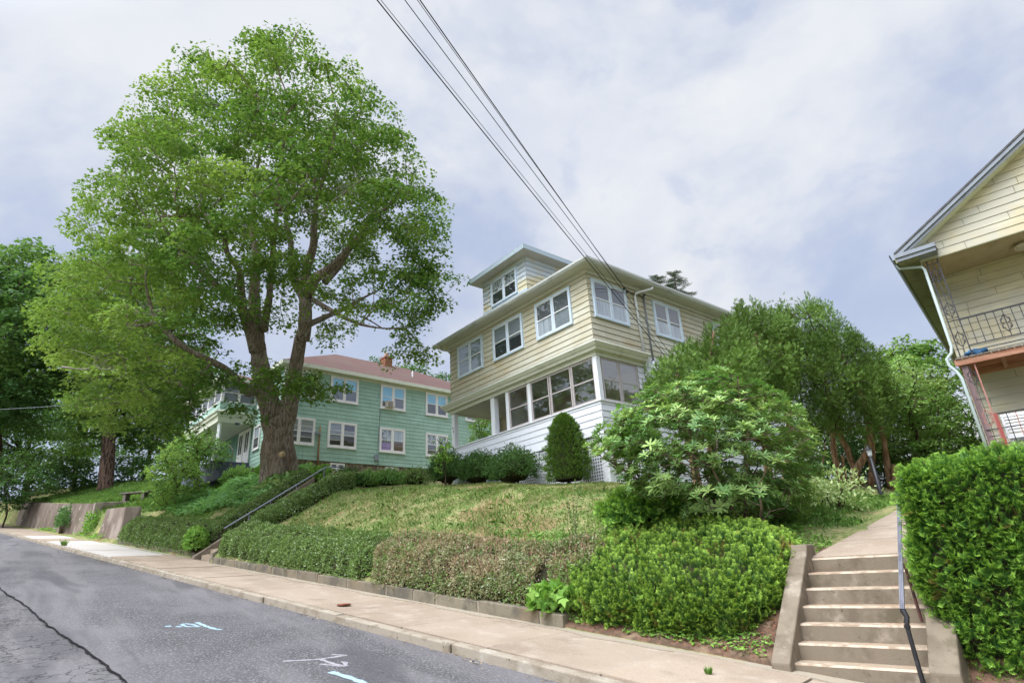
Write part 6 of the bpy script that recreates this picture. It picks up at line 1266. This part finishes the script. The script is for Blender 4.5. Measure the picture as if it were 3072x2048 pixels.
# ------------------------------------------------------------------ shrubs on the left lot and by the green house
simple_tree('leafy_bush','rounded light green bush beside the grey bench, arching shoots on top',[(352,1110),(352,1072),(368,1050),(400,1030),(440,1040),(462,1075),(466,1130),(440,1160),(392,1162),(362,1148)],27.5,(400,1168),1.5,.05,L_SHR,TWIG,None,spacing=.5,n=420,per=24,size=.13,k=4,rad=.42,tones=.45,cat='bush',lens=KT)
simple_tree('leafy_bush','spreading yellow green shrub hiding the corner of the green house porch',[(385,1035),(400,1012),(440,992),(480,990),(508,1010),(512,1035),(490,1062),(430,1065),(395,1050)],30,(455,1120),1.5,.07,L_SHR,TWIG,None,spacing=.55,n=300,per=24,size=.15,k=4,rad=.5,tones=.9,cat='bush',lens=KT)
for lb,ol,dp,bx in [('dark bush at the far end of the stained retaining wall',[(-90,1080),(-20,1050),(60,1045),(110,1080),(115,1120),(40,1150),(-80,1160)],41,(20,1150)),
 ('dark bush between two tree trunks at the back edge of the grassy lot',[(110,1075),(150,1040),(210,1050),(225,1100),(190,1118),(120,1120)],47,(170,1118)),
 ('dark bush between the lot maple trunk and the bench, at the back of the grass',[(262,1080),(290,1045),(330,1050),(345,1095),(320,1112),(268,1112)],46,(300,1114))]:
    simple_tree('leafy_bush',lb,ol,dp,bx,2.2,.07,L_DK,TWIG,'dark bushes edging the grassy lot',spacing=.9,n=260,per=24,size=.24,k=5,rad=.75,tones=.2,cat='bush',lens=KT)
for lb,x,y,rx,rz,ml,sz,sd in [('low dark juniper at the top of the narrow steps, under the basement window',792,1116,.75,.42,L_RND,.08,1),('feathery yellow green shrub below the meter box of the green house',842,1116,.6,.36,L_SHR,.09,6),('low light green shrub midway along the green house foundation',892,1114,.75,.38,L_SHR,.10,2),
 ('low dark green shrub at the stone foundation, beside the leafy sapling',950,1112,.85,.42,L_BOX,.09,3),('pale green weedy shrub close under the tree trunk by the foundation',735,1104,.6,.36,L_WEED,.11,4),('bushy weed growing at the foot of the scarred trunk',598,1100,.4,.42,L_WEED,.11,5),
 ('light green low shrub in front of the dark porch steps',545,1108,1.0,.5,L_THI,.11,7),('rounded green low shrub hiding the foot of the green house porch',492,1100,1.5,1.0,L_SHR,.13,8)]:
    bush('low_shrub',lb,hit(x,y)+np.array([0,0,rz*.5]),(rx,rx*.7,rz),ml,2300,sz,core=.6,seed=sd,inner=.6,lump=.26,cat='shrub')
simple_tree('leafy_bush','small leafy bush seen through the open porch of the yellow house',[(1085,975),(1100,955),(1122,960),(1130,1000),(1105,1008),(1085,1000)],29,(1105,1040),.7,.04,L_SHR,TWIG,None,spacing=.4,n=90,per=22,size=.12,k=4,rad=.35,tones=.2,cat='bush',lens=KT)
simple_tree('sapling','thin leafy sapling at the corner of the yellow house porch',[(1000,1050),(1012,1015),(1032,1008),(1042,1030),(1035,1065),(1008,1068)],19.6,(1024,1095),.4,.02,L_WEED,TWIG,None,spacing=.28,n=70,per=12,size=.10,k=3,rad=.22,tones=.3,cat='sapling',lens=KT)
simple_tree('maple_sapling','bright green maple sapling poking out beside the rhododendron by the lattice',[(1402,985),(1425,960),(1470,962),(1490,985),(1478,1020),(1430,1030),(1405,1010)],float(rc@fw)+.6,(1470,1105),.35,.015,L_WEED,TWIG,None,spacing=.2,n=90,per=9,size=.11,k=3,rad=.2,tones=.5,cat='sapling')
c=atb(1912,1132,12.2); bush('variegated_shrub','pale variegated white green shrub between rhododendron and lamp post',c,(.62,.45,.40),L_VAR,1100,.085,core=0,seed=9,inner=.8,lump=.35,zmin=-.8)
c=atb(1470,1172,8.9); bush('juniper','feathery bright green juniper between the lawn and the spreading yew',c+np.array([0,0,-.02]),(.75,.45,.3),L_YEWH,2400,.17,(SPR_T,SPR_F),core=.6,seed=10,inner=.5,tipv=SPR_TIP)
# ------------------------------------------------------------------ ground plants (uncounted)
BL=np.array([(-.5,0,0),(.5,0,0),(0,0,1.)])
def region(poly,n):
    p=np.array(poly,float); lo,hi=p.min(0),p.max(0); a=rng.uniform(lo[0],hi[0],n*3); b=rng.uniform(lo[1],hi[1],n*3); ok=inpoly(a,b,poly); return a[ok][:n],b[ok][:n]
def gsurf(a,b): return gz(a,b)
def grass(name,poly,n,h,mat,wd=.011,dens=None,lean=.35,kind='stuff',label=None,cat='grass'):
    a,b=region(poly,n)
    if dens is not None: P0=np.stack([a,b,0*a],1); k=noise3(P0,dens,41)+rng.normal(0,.35,len(a))>-.35; a,b=a[k],b[k]
    z=gsurf(a,b); B=a[:,None]*EA+b[:,None]*EB; B[:,2]=z-.005; m_=len(a); an=rng.uniform(0,6.283,m_); d=np.stack([np.cos(an),np.sin(an),0*an],1); H=h*rng.uniform(.4,1.5,m_)*(1+.35*noise3(B,1.2,43)); W_=wd*rng.uniform(.7,1.4,m_)
    ld=rng.normal(0,lean,(m_,3)); ld[:,2]=1; ld=nrm(ld); mid=B+ld*(H*.55)[:,None]; tp=B+nrm(ld+np.stack([rng.normal(0,.5,m_),rng.normal(0,.5,m_),-.15+0*an],1))*H[:,None]
    V=np.stack([B-d*W_[:,None],B+d*W_[:,None],mid+d*W_[:,None]*.7,tp,mid-d*W_[:,None]*.7],1).reshape(-1,3)
    Fc=(np.arange(m_)*5)[:,None]+np.arange(5)[None]; o=arrmesh(name,V,Fc,mat); return tag(o,label,cat,None,kind)
grass('lawn_grass',[(-18.0,8.3),(-5.4,8.2),(-5.2,14.3),(-18.6,14.6)],95000,.055,L_GRS,.006,dens=.9,label='short patchy green and dry grass on the lawn bank')
grass('lawn_weeds',[(-18.0,8.3),(-5.6,8.2),(-5.4,11.8),(-18.2,11.4)],9000,.12,L_GRB,.010,dens=1.6,lean=.6,label='tufts of taller weeds dotted over the lawn bank')
grass('lot_grass',[(-60,7.9),(-36.2,7.7),(-33.5,8.6),(-30,10),(-30,13),(-60,13.5)],60000,.22,L_GRB,.018,label='tall bright grass on the lot above the retaining wall')
grass('bank_grass',[(-31,8.0),(-21,8.0),(-21,11),(-24,13.5),(-31,13)],36000,.10,L_GRB,.010,dens=.8,label='rough grass on the bank below the maple')
grass('slope_grass',[(-5.4,9.0),(-2.7,8.5),(-2.55,16),(-7,17)],26000,.11,L_GRB,.008,dens=.9,lean=.55,label='ragged grass and weeds on the slope beside the concrete path')
def cover(name,poly,n,size,mat,h,T_=(KITE,KITEF),label=None,cat='ground cover',tones=.3,dens=None,thr=-.4):
    a,b=region(poly,n)
    if dens: k=noise3(np.stack([a,b,0*a],1),dens,47)>thr; a,b=a[k],b[k]
    z=gsurf(a,b); B=a[:,None]*EA+b[:,None]*EB; hh=h*(.55+.45*noise3(np.stack([a,b,0*a],1),1.6,49)); B[:,2]=z+np.maximum(.015,hh)*rng.uniform(.35,1.,len(a)); m_=len(a)
    X=nrm(np.concatenate([rng.normal(0,1,(m_,2)),rng.normal(-.05,.25,(m_,1))],1)); N=nrm(rng.normal(0,.4,(m_,3))+np.array([0,0,1.])-EB*.35); tone=np.clip(tones*2*rng.uniform(0,1,m_)*(rng.uniform(0,1,m_)<.5),0,.9)
    o=inst(name,T_[0],T_[1],B,X,N,size*rng.uniform(.6,1.3,m_),mat,tone=tone); return tag(o,label,cat,None,'stuff')
cover('ground_cover',[(-30.5,9.0),(-26,8.9),(-21.6,9.3),(-21.4,10.6),(-24,12.6),(-30,12.6)],15000,.19,L_GC,.45,label='thick broad leaved ground cover on the bank below the maple')
HO=(LANCE*np.array([1,1.7,1.6]),LANCEF)
cover('hostas',[(-23.2,10.0),(-20.9,9.9),(-20.8,11.6),(-22.5,11.4)],2600,.24,L_VAR,.36,HO,label='pale edged hosta leaves beside the foot of the maple',tones=0)
cover('bank_weeds',[(-9.9,7.95),(-6.4,8.0),(-6.2,9.3),(-9.0,9.0)],4200,.06,L_SHR,.13,label='low creeping greenery on the bank behind the browning hedge',dens=.9,thr=-.2)
cover('dirt_weeds',[(-5.7,6.95),(-2.9,6.93),(-2.85,7.35),(-4,7.22),(-5.7,7.25)],1500,.05,L_WEED,.10,label='small weeds along the dirt edge of the pavement',dens=1.6,thr=-.05)
cover('slope_weeds',[(-4.9,9.2),(-2.75,8.4),(-2.6,10.8),(-4.5,12)],2600,.07,L_WEED,.14,label='leafy weeds on the slope beside the path',dens=1.3,thr=-.1)
cover('hedge_foot_weeds',[(-18.4,7.02),(-6,7.02),(-6,7.14),(-18.4,7.14)],2600,.06,L_WEED,.12,label='ferny weeds under the street hedge',dens=1.5,thr=.0)
cover('wall_foot_weeds',[(-50,7.12),(-37,7.2),(-31,7.1),(-31,7.35),(-36.9,7.5),(-50,7.5)],1500,.13,L_WEED,.25,label='weeds at the foot of the stained retaining wall',dens=.6,thr=.05)
cover('lawn_leaves',[(-17.8,8.3),(-5.5,8.3),(-5.4,11.5),(-18,11.2)],5200,.055,L_SHR,.05,label='broad weed leaves among the lawn grass',dens=1.1,thr=.1)
cover('needle_litter',[(-5.7,6.95),(-2.85,6.95),(-2.85,7.7),(-5.7,7.7)],5000,.03,M('dry_needles',lin((150,96,70)),1,.05,island=lin((110,74,56))),.012,label='dry brown needles scattered under the yew')
c=atb(1262,1375,7.05); bush('weed_clump','big leaved weed clump at the end of the low bluestone wall by the yew',np.array([c[0],c[1],c[2]-.03]),(.38,.22,.22),L_WEED,260,.15,(MAPLE,MAPLEF),core=0,stems=True,seed=14,inner=.6)
c=atb(145,1197,7.15); bush('weed_clump','tall weedy bush growing at the foot of the retaining wall',c,(1.4,.3,.7),L_DK,1300,.15,core=0,seed=15,inner=.9,lump=.4)
c=atb(214,1208,7.5); bush('weed_clump','narrow vine and weed clump in the gap between the two retaining walls',c,(.5,.4,.75),L_WEED,700,.16,core=0,seed=16,inner=.7)
c=onslope(1030,1797*.0+1398,.1) if False else onslope(842,1429,.1); 
for lb,x,y,s_ in (('small grass tuft in the kerb joint, middle of the pavement',842,1426,.8),('larger grass tuft on the kerb at the far left',147,1252,2.0),('grass tuft across the pavement joint near the right steps',1628,1548,.6)):
    c=onslope(x,y,.13 if x!=842 else .02); m_=60; an=rng.uniform(0,6.283,m_); d=np.stack([np.cos(an),np.sin(an),0*an],1); B=c+d*rng.uniform(0,.05*s_,(m_,1)); tp=B+(d*.5+np.array([0,0,1.]))*rng.uniform(.04,.14,(m_,1))*s_; w_=np.stack([-d[:,1],d[:,0],0*an],1)*.006*s_
    V=np.stack([B-w_,B+w_,(B+tp)/2+w_+np.array([0,0,.012]),tp,(B+tp)/2-w_+np.array([0,0,.012])],1).reshape(-1,3)-c; o=arrmesh('grass_tuft',V,(np.arange(m_)*5)[:,None]+np.arange(5)[None],L_GRB); o.location=tuple(c); tag(o,lb,'grass tuft')
# tall wispy weed stalk on the bank
c=atb(1322,1235,8.6); loc=np.array([c[0],c[1],terw(c)]); root=thing('weed_stalk','tall wispy weed standing on the bank above the browning hedge','weed',loc); tp=atb(1318,1128,8.7); mb=MB(-loc); PP=[];XX=[]
for k in range(5):
    e=tp+rng.normal(0,.12,3); Q=[loc,(loc+e)/2+rng.normal(0,.04,3),e]; mb.tube(Q,[.006,.005,.002],4)
    for j in range(40): t_=rng.uniform(.25,1); PP.append(loc+(e-loc)*t_); XX.append(rng.normal(0,1,3)+np.array([0,0,.5]))
mb.build('stem',TWIG,root); inst('leaves',KITE,KITEF,np.array(PP)-loc,np.array(XX),rng.normal(0,1,(len(PP),3)),.06*rng.uniform(.6,1.2,len(PP)),L_BOX,root)
# low utility wire far left
p0=at(-60,943,38); p1=gp(.3,.05,9.4); m=MB(-p0); m.tube([p0+(p1-p0)*k/12-np.array([0,0,.5*(k/12)*(1-k/12)]) for k in range(13)],.018,5); o=m.build('overhead_cable',M('grey_cable',lin((120,124,130)),.6,.3)); o.location=tuple(p0); tag(o,'low grey cable running from the green house away through the trees','cable')
